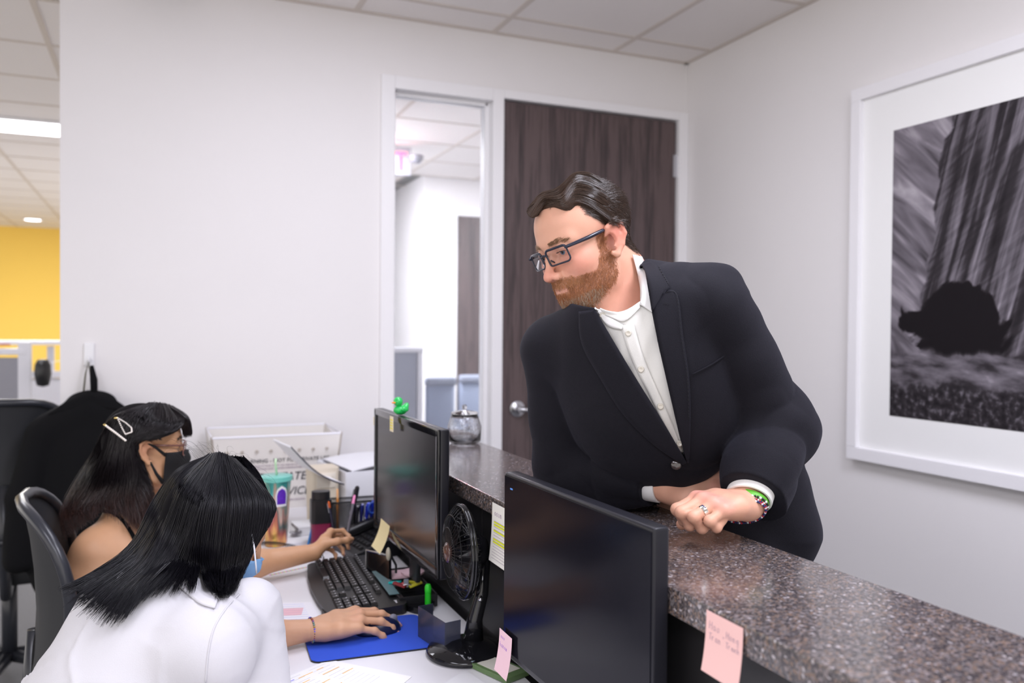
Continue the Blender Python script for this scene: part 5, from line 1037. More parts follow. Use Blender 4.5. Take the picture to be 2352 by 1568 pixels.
def jpost(P, dt):
    d = dt
    for sl, w_, e_, n_ in ((slL, wL, eL, .020), (slR, wR, eR, .030)):
        a2 = (w_-e_)/np.linalg.norm(w_-e_); d = smin(d, np.maximum(sl(P), (P-w_) @ a2+n_), .007)
    near = np.abs(d) < .05
    if not near.any(): return d
    Q = P[near]; dd = d[near]+folds(Q, 0); xy, z = pxy(Q); dw = polysd(xy, VP)*z/FPX; fq = (Q-ch) @ TB
    front = (fq[:, 0] > -.06+.0*fq[:, 1]) & (dt[near] < .02); nk = np.linalg.norm(Q-neck0, axis=1)
    wd = np.where(front, dw, .05); wd = np.maximum(wd, -(dd+.016)); dd = np.maximum(dd, -wd); dd = np.maximum(dd, -np.maximum(polysd(xy, NK)*z/FPX, z-1.60))
    # neck opening at the back: a clean collar rim around the neck
    ax = (HW((-.03, 0, -.07))-neck0); ax /= np.linalg.norm(ax); v = Q-neck0; h = v @ ax; rad = np.linalg.norm(v-h[:, None]*ax, axis=1); dd = np.maximum(dd, -np.maximum(rad-.073, -(h+.03)))
    dd = np.maximum(dd, -(Q[:, 2]-.80))
    cz = CZ+.001; on = (Q[:, 0] < CRX+.004) & (Q[:, 2] < cz+.04); dd = np.where(on, np.maximum(dd, cz-Q[:, 2]), dd); on2 = (Q[:, 2] < cz); dd = np.where(on2, np.maximum(dd, (CRX+.006)-Q[:, 0]), dd)
    o = d.copy(); o[near] = dd; return o
jk.post = jpost
jo, jP = organic('jacket', jk, (.50, .85, .72), (1.42, 1.75, 1.62), .0032, suitm, man)
jtor = Sdf(); jtor.p = jk.p
# shirt front seen in the opening
sh = Sdf(); sh.p = jk.p[:torso_n]
shn = Sdf(); shn.rc(HW((-.03, 0, -.09)), neck0+np.array([0, 0, -.0]), .067, .072, .03); shn.rc(HW((.02, 0, -.095)), at(1415, 712, 1.565), .040, .052, .04)
def shirtf(P):
    d = sh(P)+.011; xy, z = pxy(P); dw = polysd(xy, VP)*z/FPX; q = (P-ch) @ TB
    d = d+.0022*np.sin(xy[:, 0]*.09+xy[:, 1]*.035+vnoise(P, 12)*3)*.8+.0012*vnoise(P, 25)
    dn = body(P)-.004; ax = (HW((-.03, 0, -.07))-neck0); ax /= np.linalg.norm(ax); v = P-neck0; h = v @ ax
    d = np.maximum(d, dw-.018); d = np.maximum(d, -polysd(xy, NK)*z/FPX); d = np.maximum(d, -(d+.02)); d = np.maximum(d, .02-(q[:, 0]+.08))
    rad = np.linalg.norm(v-h[:, None]*ax, axis=1); d = np.maximum(d, -np.maximum(np.maximum(rad-.064, -(h+.035)), -1)); return d
so, sP = organic('shirt', shirtf, (.55, 1.0, 1.0), (1.1, 1.6, 1.56), .003, shirtm, man)
shs = lambda P: np.minimum(shirtf(P), np.minimum(body(P), 9))
jks = lambda P: np.minimum(np.where(True, jk(P), 0), shirtf(P))
raw = Sdf(); raw.p = jk.p[:torso_n]
# lapels and collar of the jacket
lap = lambda ca, cb, nm='lapel', nu=30, nv=6, off=.003: patch(nm, raw, ca, cb, nu, nv, .0032, off, suitm, man, edge=lambda u, v: .2+.8*math.sin(min(1, v*1.6)*math.pi/2) if False else 1)
lap([(1497, 660), (1499, 716), (1514, 796), (1538, 900), (1561, 999), (1578, 1062)], [(1527, 668), (1557, 676), (1569, 772), (1583, 867), (1586, 960), (1582, 1062)], off=.004)
lap([(1474, 606), (1484, 630), (1493, 665), (1498, 716)], [(1494, 602), (1513, 614), (1539, 656), (1526, 670)], 'collar', 14, 6, .007)
lap([(1368, 712), (1386, 744), (1433, 824), (1480, 900), (1527, 975), (1577, 1062)], [(1330, 716), (1336, 790), (1380, 870), (1430, 950), (1500, 1020), (1568, 1066)], off=.004)
# shirt collar leaves and placket
ccol = M('shirt_collar_cloth', (.80, .79, .78), .7, bump=.2, bscale=900)
shn2 = lambda P: np.minimum(shirtf(P), np.minimum(shn(P), body(P)-.001))
patch('shirt_collar', shn2, [(1453, 585), (1464, 625), (1472, 665), (1470, 698)], [(1474, 590), (1487, 628), (1496, 676), (1499, 718)], 16, 5, .0025, .006, ccol, man)
patch('shirt_collar', shn2, [(1366, 706), (1386, 722), (1408, 733), (1431, 746)], [(1374, 718), (1388, 740), (1404, 752), (1428, 756)], 12, 4, .0025, .005, ccol, man)
patch('undershirt', shn2, [(1378, 708), (1402, 716), (1436, 714), (1471, 692)], [(1384, 720), (1408, 730), (1436, 738), (1470, 706)], 14, 4, .002, .003, M('undershirt_cloth', (.80, .79, .77), .8), man)
patch('placket', shirtf, [(1424, 748), (1452, 830), (1488, 900), (1525, 975), (1562, 1040)], [(1456, 744), (1476, 815), (1508, 890), (1541, 965), (1570, 1040)], 30, 4, .0016, .0022, shirtm, man)
btn = M('pearl_button', (.62, .58, .50), .2, coat=.5)
for x, y in ((1443, 765), (1472, 848), (1517, 933), (1561, 1018), (1384, 724)):
    p = march(shirtf, x, y); 
    if p is None: continue
    n = (EYE-p)/np.linalg.norm(EYE-p); q = V(n).to_track_quat('Z', 'Y').to_matrix(); bm = BM(); lathe(bm, [(0, .0012), (.0018, .0010), (.0032, .0022), (.0048, .0022), (.0054, .001), (.0054, 0), (0, 0)], 18, V(p+n*.0045)-man.location, q); obj('button', bm, btn, man, smooth=True)
p = march(raw, 1553, 1067); n = (EYE-p)/np.linalg.norm(EYE-p); bm = BM(); lathe(bm, [(0, .002), (.007, .003), (.009, .001), (.009, 0), (0, 0)], 18, V(p+n*.004)-man.location, V(n).to_track_quat('Z', 'Y').to_matrix()); obj('jacket_button', bm, M('horn_button', (.04, .03, .03), .15, coat=.6), man, smooth=True)
# pocket welt, buttonhole, stitching
patch('pocket_welt', raw, [(1588, 859), (1640, 832), (1690, 796)], [(1589, 862), (1641, 835), (1691, 799)], 12, 1, .0015, .0035, suitm, man)
stm = M('suit_stitch', (.004, .004, .006), .8); bm = BM()
def stitch(pts, n, f=raw, off=.0085):
    c = curve(pts, n); a_, b_ = marchv(f, c[:-1]), marchv(f, c[:-1]+(c[1:]-c[:-1])*.5)
    for p, q_ in zip(a_, b_):
        if np.isnan(p[0]+q_[0]): continue
        nn = (EYE-p)/np.linalg.norm(EYE-p)*off; tube(bm, [p+nn-np.array(man.location), q_+nn-np.array(man.location)], .0006, 4)
stitch([(1513, 612), (1527, 637), (1537, 655)], 10, off=.0115); stitch([(1530, 671), (1554, 678), (1565, 772), (1579, 867), (1582, 960)], 46); stitch([(1525, 696), (1540, 699)], 4, off=.0085)
obj('stitching', bm, stm, man)
# shirt cuffs
def band(nm, c, ax, maj, A, B, prof, mat, parent, n=48, clip=True, smooth=True):
    ax = np.array(ax)/np.linalg.norm(ax); maj = np.array(maj, float); maj -= ax*(maj @ ax); maj /= np.linalg.norm(maj); mi = np.cross(ax, maj); bm = BM(); rings = []
    for r_, z_ in prof: rings.append([bm.verts.new(V(c+maj*(A+r_)*math.cos(2*math.pi*k/n)+mi*(B+r_)*math.sin(2*math.pi*k/n)+ax*z_)-parent.location) for k in range(n)])
    rings.append(rings[0])
    for p, q_ in zip(rings, rings[1:]):
        for k in range(n): bm.faces.new((p[k], p[(k+1) % n], q_[(k+1) % n], q_[k]))
    if clip:
        for v in bm.verts:
            if v.co.z < CZ+.0012 and v.co.x+parent.location.x < CRX+.002: v.co.z = CZ+.0012
    return obj(nm, bm, mat, parent, auto=50)
majL, majR = np.array([.06, 1, .04]), np.array([.1, .38, .92])
for w_, e_, mj, A, B, l0, l1 in ((wL, eL, majL, .041, .034, .036, -.006), (wR, eR, majR, .037, .032, .040, -.008)):
    band('shirt_cuff', w_+np.array([0, 0, .002]), w_-e_, mj, A, B, [(-.001, -l0), (0, l1-.002), (-.0008, l1), (-.004, l1), (-.005, -l0)], ccol, man)
# trousers and shoes
tr = Sdf(); 
for s_ in (-1, 1): tr.rc(hipc+np.array([0.01, .085*s_, -.02]), np.array([1.08, 1.36+.10*s_, .48]), .095, .080, .05); tr.rc(np.array([1.08, 1.36+.10*s_, .48]), np.array([1.09, 1.36+.10*s_, .10]), .085, .075, .03)
tr.post = lambda P, d: np.maximum(d, np.maximum((CRX+.004)-P[:, 0], .06-P[:, 2]))
organic('trousers', tr, (.85, 1.0, .03), (1.4, 1.6, 1.12), .008, suitm, man, levels=2)
for s_ in (-1, 1):
    bs = Sdf(); bs.chain([(1.11, 1.36+.1*s_, .045), (1.05, 1.36+.1*s_, .045), (.965, 1.36+.11*s_, .035)], [.042, .045, .034], .02); bs.rc((1.10, 1.36+.1*s_, .05), (1.09, 1.36+.1*s_, .12), .042, .045, .02); bs.post = lambda P, d: np.maximum(d, .002-P[:, 2]); organic('shoe', bs, (.9, 1.1, -.02), (1.3, 1.5, .2), .006, blackp, man, levels=2)
# glasses
gfm = M('glasses_frame', (.008, .012, .03), .25, coat=.3); lensm = M('glasses_lens', (.97, .97, 1), .02, trans=1); lensm.node_tree.nodes['Principled BSDF'].inputs['IOR'].default_value = 1.12
def glasses(parent, hw, w_=.050, h_=.030, xf=.1065, z0=-.006, mat=gfm, r=.0017, temple=True, wrap=.12, side=(-1, 1), y0=.0335, tr_=.0026):
    O_ = np.array(parent.location); W2 = lambda p: hw(p)-O_; bm = BM(); roots = []
    for s in (-1, 1):
        pts = [(xf-wrap*abs(y)*abs(y)*8-.010*max(0, (abs(y)-.03)/.03), y, z0+z) for y, z in ((s*(y0+x), z_) for x, z_ in rrect(w_, h_, .007, 4))]; pts = [(p[0]-(.0 if p[2] > z0 else .002), p[1], p[2]) for p in pts]; P = [W2(p) for p in pts]; tube(bm, P+[P[0]], r*1.0, 8, False)
        tube(bm, [W2((p[0], p[1], p[2]+.001)) for p in sorted(pts[0:10], key=lambda q: q[1])], r*1.25, 8)
        c = W2((xf-.004, s*y0, z0)); b2 = BM(); vs = [b2.verts.new(V(p)) for p in P]; f = b2.faces.new(vs); ex = bmesh.ops.extrude_face_region(b2, geom=[f]); bmesh.ops.translate(b2, verts=[v for v in ex['geom'] if isinstance(v, bmesh.types.BMVert)], vec=V(-(hw((1, 0, 0))-hw((0, 0, 0)))*.0012)); roots.append(b2)
        if temple: tube(bm, [W2(p) for p in ((xf-.008, s*(y0+w_/2+.001), z0+.011), (xf-.015, s*(y0+w_/2+.006), z0+.011), (.05, s*.0745, z0+.013), (.018, s*.0800, z0+.016), (.008, s*.0775, z0+.015))], [tr_*.9, tr_*1.2, tr_*1.5, tr_*1.3, tr_*.9], 8)
    tube(bm, [W2(p) for p in ((xf-.001, -(y0-w_/2)-.001, z0+.006), (xf+.002, 0, z0+.009), (xf-.001, (y0-w_/2)+.001, z0+.006))], r*1.2, 8)
    for s in (-1, 1): tube(bm, [W2(p) for p in ((xf-.004, s*.012, z0-.004), (xf-.012, s*.0105, z0-.010))], .0015, 6)
    g = obj('glasses', bm, mat, parent, smooth=True)
    for b2 in roots: obj('lens', b2, lensm, g)
    return g
g = glasses(man, HW); bm = BM(); O_ = np.array(man.location); p = HW((.085, .067, .0055))-O_; box(bm, p, (.008, .0012, .0035), .0004, mat3(np.stack([HF, HL, HU], 1))); obj('metal_hinge_plate', bm, chrome, g)
# ring, bracelets
_a = math.radians(33); rc_ = WLh((.089+math.cos(_a)*.024, -.0165, .001-math.sin(_a)*.024)); fx = WLh((math.cos(_a), 0, -math.sin(_a)))-WLh((0, 0, 0)); fx /= np.linalg.norm(fx); q = V(fx).to_track_quat('Z', 'Y').to_matrix(); bm = BM(); lathe(bm, [(.0098, -.0033), (.0107, -.0033), (.0110, 0), (.0107, .0033), (.0098, .0033)], 36, V(rc_)-man.location, q, closed=True); rg = obj('wedding_ring', bm, M('silver', (.75, .74, .7), .15, 1), man, auto=50)
bm = BM()
for k in range(3): pz = V(rc_)-man.location+q @ Vector((0, 0, 0))+V((np.array([-.2, -.45, .85])/.98)*.0110)+V(fx)*0+V(np.cross(fx, [-.2, -.45, .85]))*(.003*(k-1)); box(bm, pz, (.0022, .0022, .0014), .0003)
obj('blue_stone', bm, M('sapphire', (.01, .02, .15), .1), rg)
a2 = (wL-eL)/np.linalg.norm(wL-eL); mj_ = majL-a2*(majL @ a2); mj_ /= np.linalg.norm(mj_); mn_ = np.cross(a2, mj_)
def bracelet(nm, off, A, B, cols, n, br, slant=.006):
    root = None; bms = [BM() for _ in cols]
    for k in range(n):
        a = 2*math.pi*k/n; c = V(wL+a2*(off+slant*math.cos(a))+mj_*A*math.cos(a)+mn_*B*math.sin(a))-man.location
        if c.z < CZ+br: c.z = CZ+br
        bmesh.ops.create_icosphere(bms[k % len(cols)], subdivisions=1, radius=br, matrix=Matrix.Translation(c))
    for i, b in enumerate(bms):
        if root is None: root = tag(obj(nm, b, cols[i], man, smooth=True), kind='stuff')
        else: tag(obj('beads', b, cols[i], root, smooth=True), kind='stuff')
bred, bwh, bblu, bgrn, bblk = M('bead_red', (.45, .01, .04), .4), M('bead_white', (.8, .8, .82), .4), M('bead_blue', (.01, .02, .12), .4), M('band_green', (.10, .42, .02), .5), M('bead_black', (.01, .01, .012), .2)
bracelet('beaded_bracelet', .013, .0365, .0245, (bred, bwh, bred, bblu), 64, .0019); bracelet('beaded_bracelet', .017, .0368, .0243, (bblu, bblu, bwh, bred), 64, .0019); bracelet('beaded_bracelet', .008, .0370, .0250, (bblk, bwh, bblk), 44, .0026)
band('green_wristband', wL-a2*.001, a2, majL, .0350, .0265, [(0, -.006), (.0015, -.005), (.0015, .005), (0, .006)], bgrn, man)
# ================================================================ THE WOMAN IN THE WHITE SHIRT
skin2 = skinmat('skin_warm', .1); nailm = M('nail_pink', (.72, .42, .46), .25, coat=.3); hair2 = M('hair_black', (.0055, .005, .008), .36, spec=.32); tan = (.60, .335, .205); tanr = (.62, .25, .17)
def rotframe(F, roll, L0):
    F = np.array(F, float); F /= np.linalg.norm(F); Lh = np.array(L0, float); Lh -= F*(Lh @ F); Lh /= np.linalg.norm(Lh); U = np.cross(F, Lh); c, s = math.cos(roll), math.sin(roll); L2 = Lh*c+U*s; return np.stack([F, L2, np.cross(F, L2)], 1)
wo = thing('person', 'woman with long black hair in a white shirt, one hand on the mouse', 'person', (-.10, 1.40, 0))
S2 = .93; C2 = np.array([.104, 1.655, 1.022]); R2 = rotframe((.92, .02, -.42), math.radians(0), (-.02, 1, 0)); W2_ = lambda p: C2+R2 @ (np.array(p, float)*S2)
b2 = Sdf(); b2.frame(R2, C2, S2); head_sdf(b2, True); b2.frame()
nk2 = np.array([.005, 1.585, .915]); shR = np.array([.085, 1.425, .905]); shL = np.array([.02, 1.74, .905]); elR = onz(512, 1474, .778); wrR = np.array([.311, 1.765, .772]); elL = np.array([-.03, 1.84, .70]); wrL = np.array([-.02, 1.62, .60])
b2.rc(W2_((-.035, 0, -.05)), W2_((-.05, 0, -.09)), .046, .046, .02); b2.rc(W2_((-.04, 0, -.08)), nk2, .046, .052, .03); hp2 = np.array([-.12, 1.60, .50]); chs = np.array([-.03, 1.575, .80])
b2.rc(nk2, chs, .05, .085, .04); b2.rc(chs, hp2, .085, .10, .05); b2.rc(nk2-np.array([0, 0, .03]), shR+np.array([0, .02, 0]), .04, .035, .03); b2.rc(nk2-np.array([0, 0, .03]), shL, .04, .035, .03)
for s_, e_, w_ in ((shR, elR, wrR), (shL, elL, wrL)): b2.rc(s_, e_, .040, .034, .02); b2.rc(e_, e_*.5+w_*.5, .034, .030, .02); b2.rc(e_*.5+w_*.5, w_, .030, .0215, .02)
for s_ in (-1, 1): b2.rc(hp2+np.array([0, .09*s_, -.01]), (.22, 1.60+.10*s_, .50), .08, .06, .04); b2.rc((.22, 1.60+.10*s_, .50), (.20, 1.60+.10*s_, .10), .055, .04, .02)
WM, tipM = hand_sdf(b2, wrR, (.98, .06, .12), (-.06, 1, .12), (0, 0, 1), [(17, 22, 16), (16, 24, 16), (18, 24, 16), (22, 22, 16)], 1.06, thumb=((.5, .8, -.35), (.8, .5, -.35), (.95, .15, -.3)), spread=.055, fat=.90)
WN, tipN = hand_sdf(b2, wrL, (.5, -.8, .0), (-.8, -.5, .05), (0, 0, 1), [(20, 40, 30)]*4, .88, fat=.9)
def col2(P):
    q = (P-C2) @ R2/S2; hm = np.linalg.norm(q, axis=1) < .2; c = tone(P, tan, [(W2_((.06, -.045, -.03)), .03, tanr, .3), (WM((.092, .005, .01)), .02, tanr, .3), (WM((.08, -.02, .01)), .02, tanr, .25), (elR, .06, tanr, .2)])
    sc = hm & ((q[:, 2] > .055) | ((q[:, 0] < .01) & (q[:, 2] > -.04) & (np.abs(q[:, 1]) < .079)) ); c[sc] = (.012, .010, .012); return c
o2, P2 = organic('body', b2, (-.42, 1.28, .05), (.60, 2.05, 1.22), .0030, skin2, wo, col2)
nails('fingernail', tipM, nailm, wo, range(4), .85)
for y in (-.032, .032): eye(wo, W2_, R2, S2, y, R2[:, 0]-.6*R2[:, 2], ir=M('iris_dark', (.03, .015, .01), .2))
# mask
maskb = M('mask_blue', (.25, .48, .80), .8, bump=.3, bscale=500); maskw = M('mask_white', (.75, .75, .82), .7)
def face_mask(parent, f, Wf, mat, z0, z1, off=.006, n=14, name='face_mask', ymax=.060):
    O_ = np.array(parent.location); G = np.zeros((n+1, n+1, 3))
    for i in range(n+1):
        for j in range(n+1):
            u = i/n*2-1; v = j/n; zz = z0+(z1-z0)*v; ang = u*1.25; p0 = np.array([.02, 0, zz*(.90)]); d = np.array([math.cos(ang), math.sin(ang), 0]); G[i, j] = 0; G[i, j] = (p0+d*.16)
    D = G.reshape(-1, 3); c = np.array([.02, 0, 0]); t = np.zeros(len(D)); base_ = D.copy(); dirs = np.array([.02, 0, 0])*np.array([1, 0, 0])+np.stack([0*D[:, 0], 0*D[:, 1], D[:, 2]], 1)-D; dirs /= np.linalg.norm(dirs, axis=1, keepdims=True)
    for _ in range(40): X = base_+dirs*t[:, None]; v = f(np.array([Wf(x) for x in X]))-off; t += np.clip(v, -.01, .03)*.8
    Q = np.array([Wf(x) for x in base_+dirs*t[:, None]]).reshape(n+1, n+1, 3)
    for _ in range(3): Q[1:-1, 1:-1] = (Q[:-2, 1:-1]+Q[2:, 1:-1]+Q[1:-1, :-2]+Q[1:-1, 2:]+4*Q[1:-1, 1:-1])/8
    return obj(name, sheet(lambda u, v: Q[int(round(u*n)), int(round(v*n))]-O_, n, n, .0014), mat, parent, smooth=True), Q
fm, Q = face_mask(wo, b2, W2_, maskb, -.020, -.118)
O_ = np.array(wo.location)
for s, row in ((-1, 0), (1, -1)):
    if s < 0: continue
    ear0, ear1 = W2_((-.012, s*.092, .016)), W2_((-.010, s*.09, -.03)); bm = BM(); tube(bm, [Q[row, 0]-O_, (Q[row, 0]*.5+ear0*.5)+R2[:, 1]*s*.004-O_, ear0-O_], .0014, 6); tube(bm, [Q[row, -1]-O_, (Q[row, -1]*.5+ear1*.5)+R2[:, 1]*s*.003-O_, ear1-O_, ear0-O_], .0014, 6); obj('ear_loop', bm, maskw, fm, smooth=True)
bm = BM(); tube(bm, [at(577, 1222, 1.50)-O_, at(584, 1258, 1.50)-O_, at(588, 1300, 1.505)-O_, at(589, 1316, 1.51)-O_], .0016, 6); obj('mask_strap', bm, maskw, fm, smooth=True)
# shirt
shw = M('white_shirt_cloth', (.58, .57, .60), .8, bump=.25, bscale=700)
sw = Sdf(); sw.rc(nk2+np.array([-.02, 0, -.035]), shR+np.array([-.01, .03, -.02]), .065, .075, .09); sw.rc(nk2+np.array([-.02, 0, -.035]), shL+np.array([-.01, -.03, -.02]), .065, .075, .04)
sw.el((-.075, 1.53, .72), (.145, .175, .22), .10, R=rotframe((.9, .15, -.3), 0, (-.15, 1, 0))); sw.rc((-.10, 1.53, .66), (-.12, 1.58, .48), .155, .165, .06); sw.rc(at(385, 1375, 1.50), at(300, 1410, 1.45), .055, .050, .10)
swt = len(sw.p); slv = Sdf(); slv.chain([shR+np.array([0, .0, -.02]), at(548, 1445, 1.45), at(572, 1530, 1.43), at(585, 1600, 1.42)], [.078, .060, .060, .070], .03); slv.rc(at(540, 1450, 1.48), elR, .055, .050, .03)
slv.el(at(575, 1395, 1.47), (.052, .050, .050), .035)
slv2 = Sdf(); slv2.chain([shL, elL, elL*.6+wrL*.4], [.075, .065, .05], .03)
def swf(P):
    d = sw(P); a2 = (wrR-elR)/np.linalg.norm(wrR-elR); s1 = slv(P); s1 = np.maximum(s1, (P-elR) @ a2-.055); s2 = np.maximum(slv2(P), (P-elL) @ ((wrL-elL)/np.linalg.norm(wrL-elL))-.08); d = smin(smin(d, s1, .022), s2, .03)
    near = np.abs(d) < .05
    if near.any():
        Q = P[near]; n1 = vnoise(Q*np.array([1, 1, .6]), 9); rg_ = lambda u, p: (1-np.abs(np.sin(u)))**p; w_ = -.0072*rg_((Q @ np.array([.25, -.45, .9]))*17+n1*1.7, 4)*np.clip(.55+vnoise(Q+3, 5), 0, 1)-.0075*rg_((Q @ np.array([.85, .35, .55]))*21+vnoise(Q, 6)*1.9+1, 5)*np.clip(.45+vnoise(Q+8, 6), 0, 1)-.004*rg_((Q @ np.array([-.5, .2, .9]))*48+vnoise(Q, 9)*2.2, 4)*np.clip(.2+vnoise(Q+5, 7), 0, 1)+.0012*vnoise(Q, 22)
        dd = d[near]+w_*.95; ax = (W2_((-.04, 0, -.08))-nk2); ax /= np.linalg.norm(ax); v = Q-nk2; h = v @ ax; rad = np.linalg.norm(v-h[:, None]*ax, axis=1); dd = np.maximum(dd, -np.maximum(rad-.060, -(h+.030))); dd = np.maximum(dd, -np.maximum(np.maximum(rad-.052, -(h+.09)), -9)); d = d.copy(); d[near] = dd
    dk = (P[:, 0] > .045) & (P[:, 2] > .70) & (P[:, 2] < .80); d = np.where(dk, np.maximum(d, .742-P[:, 2]), d); dk2 = (P[:, 0] > .03) & (P[:, 2] <= .742); return np.where(dk2, np.maximum(d, np.minimum(.742-P[:, 2], .1)*0+np.maximum(P[:, 0]-.045, .742-P[:, 2])), d)
organic('shirt', swf, (-.48, 1.15, .30), (.36, 2.05, 1.02), .0042, shw, wo)
patch('shirt_collar', swf, [(366, 1300), (400, 1312), (438, 1338), (468, 1366), (500, 1378)], [(352, 1318), (390, 1332), (426, 1358), (456, 1384), (494, 1396)], 20, 4, .003, .004, M('white_collar_cloth', (.60, .59, .62), .8), wo)
patch('sleeve_seam', swf, [(470, 1568), (476, 1500), (490, 1440), (520, 1392), (548, 1362)], [(474, 1568), (480, 1500), (494, 1441), (524, 1394), (552, 1364)], 26, 1, .0008, .0002, shw, wo)
jeans = M('denim', (.03, .04, .08), .85); tj = Sdf()
for s_ in (-1, 1): tj.rc(hp2+np.array([0, .09*s_, -.0]), (.22, 1.60+.10*s_, .50), .10, .078, .05); tj.rc((.22, 1.60+.10*s_, .50), (.20, 1.60+.10*s_, .10), .075, .06, .03)
organic('trousers', tj, (-.35, 1.38, .03), (.38, 1.9, .66), .010, jeans, wo, levels=2)
for s_ in (-1, 1):
    bs = Sdf(); bs.chain([(.19, 1.60+.1*s_, .045), (.29, 1.60+.1*s_, .045), (.37, 1.60+.11*s_, .035)], [.040, .042, .032], .02); bs.rc((.20, 1.60+.1*s_, .05), (.20, 1.60+.1*s_, .12), .04, .042, .02); bs.post = lambda P, d: np.maximum(d, .002-P[:, 2]); organic('shoe', bs, (.10, 1.40, -.02), (.47, 1.80, .2), .006, blackp, wo, levels=2)
# long straight hair: guide curves of (x, y, depth) ordered from the back of the head to the face
hcap = Sdf(); hcap.frame(R2, C2, S2); hcap.el((-.014, 0, .040), (.096, .078, .083), .02); hcap.el((-.030, 0, -.005), (.074, .072, .080), .03); hcap.post = lambda P, d: np.maximum(d, -np.maximum(.03-((P-C2) @ R2[:, 0]/S2), ((P-C2) @ R2[:, 2]/S2)-.050)*1.0)
organic('hair_base', hcap, C2-.16, C2+.16, .004, M('hair_base_black', (.004, .0035, .005), .9, spec=.1), wo)
hg = [[(478, 1048, 1.68), (408, 1078, 1.66), (352, 1150, 1.64), (300, 1250, 1.57), (205, 1318, 1.45), (128, 1352, 1.38)],
      [(482, 1045, 1.64), (412, 1092, 1.60), (362, 1190, 1.575), (305, 1275, 1.49), (222, 1338, 1.40), (150, 1388, 1.345)],
      [(488, 1043, 1.61), (420, 1112, 1.55), (376, 1215, 1.535), (328, 1300, 1.44), (262, 1362, 1.36), (205, 1425, 1.31)],
      [(494, 1042, 1.585), (436, 1128, 1.525), (400, 1235, 1.505), (362, 1302, 1.43), (318, 1352, 1.355), (262, 1440, 1.30)],
      [(500, 1041, 1.57), (455, 1145, 1.505), (425, 1235, 1.49), (400, 1292, 1.45), (372, 1330, 1.40), (330, 1380, 1.345)],
      [(506, 1041, 1.565), (478, 1150, 1.495), (462, 1245, 1.480), (462, 1300, 1.48), (470, 1335, 1.47), (485, 1362, 1.46)],
      [(512, 1043, 1.565), (512, 1150, 1.49), (505, 1240, 1.475), (500, 1300, 1.475), (500, 1342, 1.465), (505, 1374, 1.46)],
      [(520, 1046, 1.57), (552, 1145, 1.50), (548, 1235, 1.485), (538, 1300, 1.48), (528, 1340, 1.47), (520, 1372, 1.465)],
      [(528, 1050, 1.585), (588, 1135, 1.525), (588, 1215, 1.505), (570, 1280, 1.495), (552, 1325, 1.485), (536, 1362, 1.475)],
      [(536, 1054, 1.61), (612, 1135, 1.56), (614, 1205, 1.535), (580, 1262, 1.515), (556, 1305, 1.50), (540, 1345, 1.49)],
      [(545, 1062, 1.65), (620, 1145, 1.60), (624, 1185, 1.585), (598, 1218, 1.555), (576, 1236, 1.53), (560, 1290, 1.515)],
      [(552, 1068, 1.69), (624, 1145, 1.65), (628, 1178, 1.64), (612, 1204, 1.62), (600, 1218, 1.60), (593, 1228, 1.59)]]
hg = above(hcap, hg, .020); hg = above(swf, hg, .024)
C = guided(hg, 12500, 30, .030, C2, 21, .0022, 10, .78, .36, .004, 1.2); hs = strands('hair', C, .00062, hair2, wo, .35)
C = guided([[(560, 1052, 1.66), (592, 1085, 1.70), (618, 1145, 1.74), (618, 1185, 1.74), (598, 1215, 1.74), (590, 1240, 1.74)], [(500, 1046, 1.68), (440, 1080, 1.74), (400, 1150, 1.78), (370, 1240, 1.76), (320, 1300, 1.7), (280, 1350, 1.6)]][::-1]*1, 1500, 18, .02, C2, 22, .003, 20, .5, .2); strands('far_side_hair', C, .0008, hair2, wo, .4)
W_ = [[(380, 1296, 1.42), (345, 1330, 1.385), (310, 1370, 1.35), (292, 1408, 1.335), (286, 1425, 1.33)], [(392, 1292, 1.42), (360, 1322, 1.385), (322, 1365, 1.35), (296, 1400, 1.335), (288, 1415, 1.33)]]
C = guided(W_, 90, 18, .004, C2, 23, .0012, 6, .5, .3); strands('loose_lock', C, .0004, hair2, wo, .3)
C = guided([[(430, 1075, 1.60), (400, 1035, 1.60), (370, 1030, 1.6), (340, 1060, 1.6)], [(480, 1045, 1.6), (455, 1015, 1.6), (430, 1005, 1.6), (410, 1012, 1.6)], [(540, 1060, 1.6), (545, 1040, 1.6), (580, 1052, 1.6), (595, 1075, 1.6)], [(600, 1110, 1.6), (625, 1115, 1.6), (642, 1135, 1.6), (650, 1160, 1.6)]], 45, 14, .02, C2, 24, .006, 3, .1, .5); strands('stray_hair', C, .00016, hair2, wo, .3)
# bead bracelet and ring on the mouse hand
a3 = (wrR-elR)/np.linalg.norm(wrR-elR); mjM = WM((0, 1, 0))-WM((0, 0, 0)); mjM -= a3*(mjM @ a3); mjM /= np.linalg.norm(mjM); mnM = np.cross(a3, mjM); cols = [M('gem_%d' % i, c, .25, coat=.5) for i, c in enumerate(((.3, .06, .03), (.02, .02, .06), (.10, .08, .6), (.35, .25, .05), (.15, .25, .22), (.25, .10, .30)))]; bms = [BM() for _ in cols]
for k in range(34):
    a = 2*math.pi*k/34; c = V(wrR-a3*.006+mjM*.0285*math.cos(a)+mnM*.0235*math.sin(a))-wo.location; c.z = max(c.z, .7475); bmesh.ops.create_icosphere(bms[(k*5+k//3) % 6], subdivisions=2, radius=.0024, matrix=Matrix.Translation(c))
rt = obj('gem_bracelet', bms[0], cols[0], wo, smooth=True); rt['kind'] = 'stuff'
for b, c in zip(bms[1:], cols[1:]): tag(obj('beads', b, c, rt, smooth=True), kind='stuff')
goldm = M('gold', (.80, .60, .25), .2, 1); sp_ = -.3*.055; a_ = math.radians(22); dirM = WM((math.cos(a_), 0, -math.sin(a_)))-WM((0, 0, 0)); dirM /= np.linalg.norm(dirM); cR = WM(np.array([.089, -.016, .001])+np.array([math.cos(a_), 0, -math.sin(a_)])*.020)
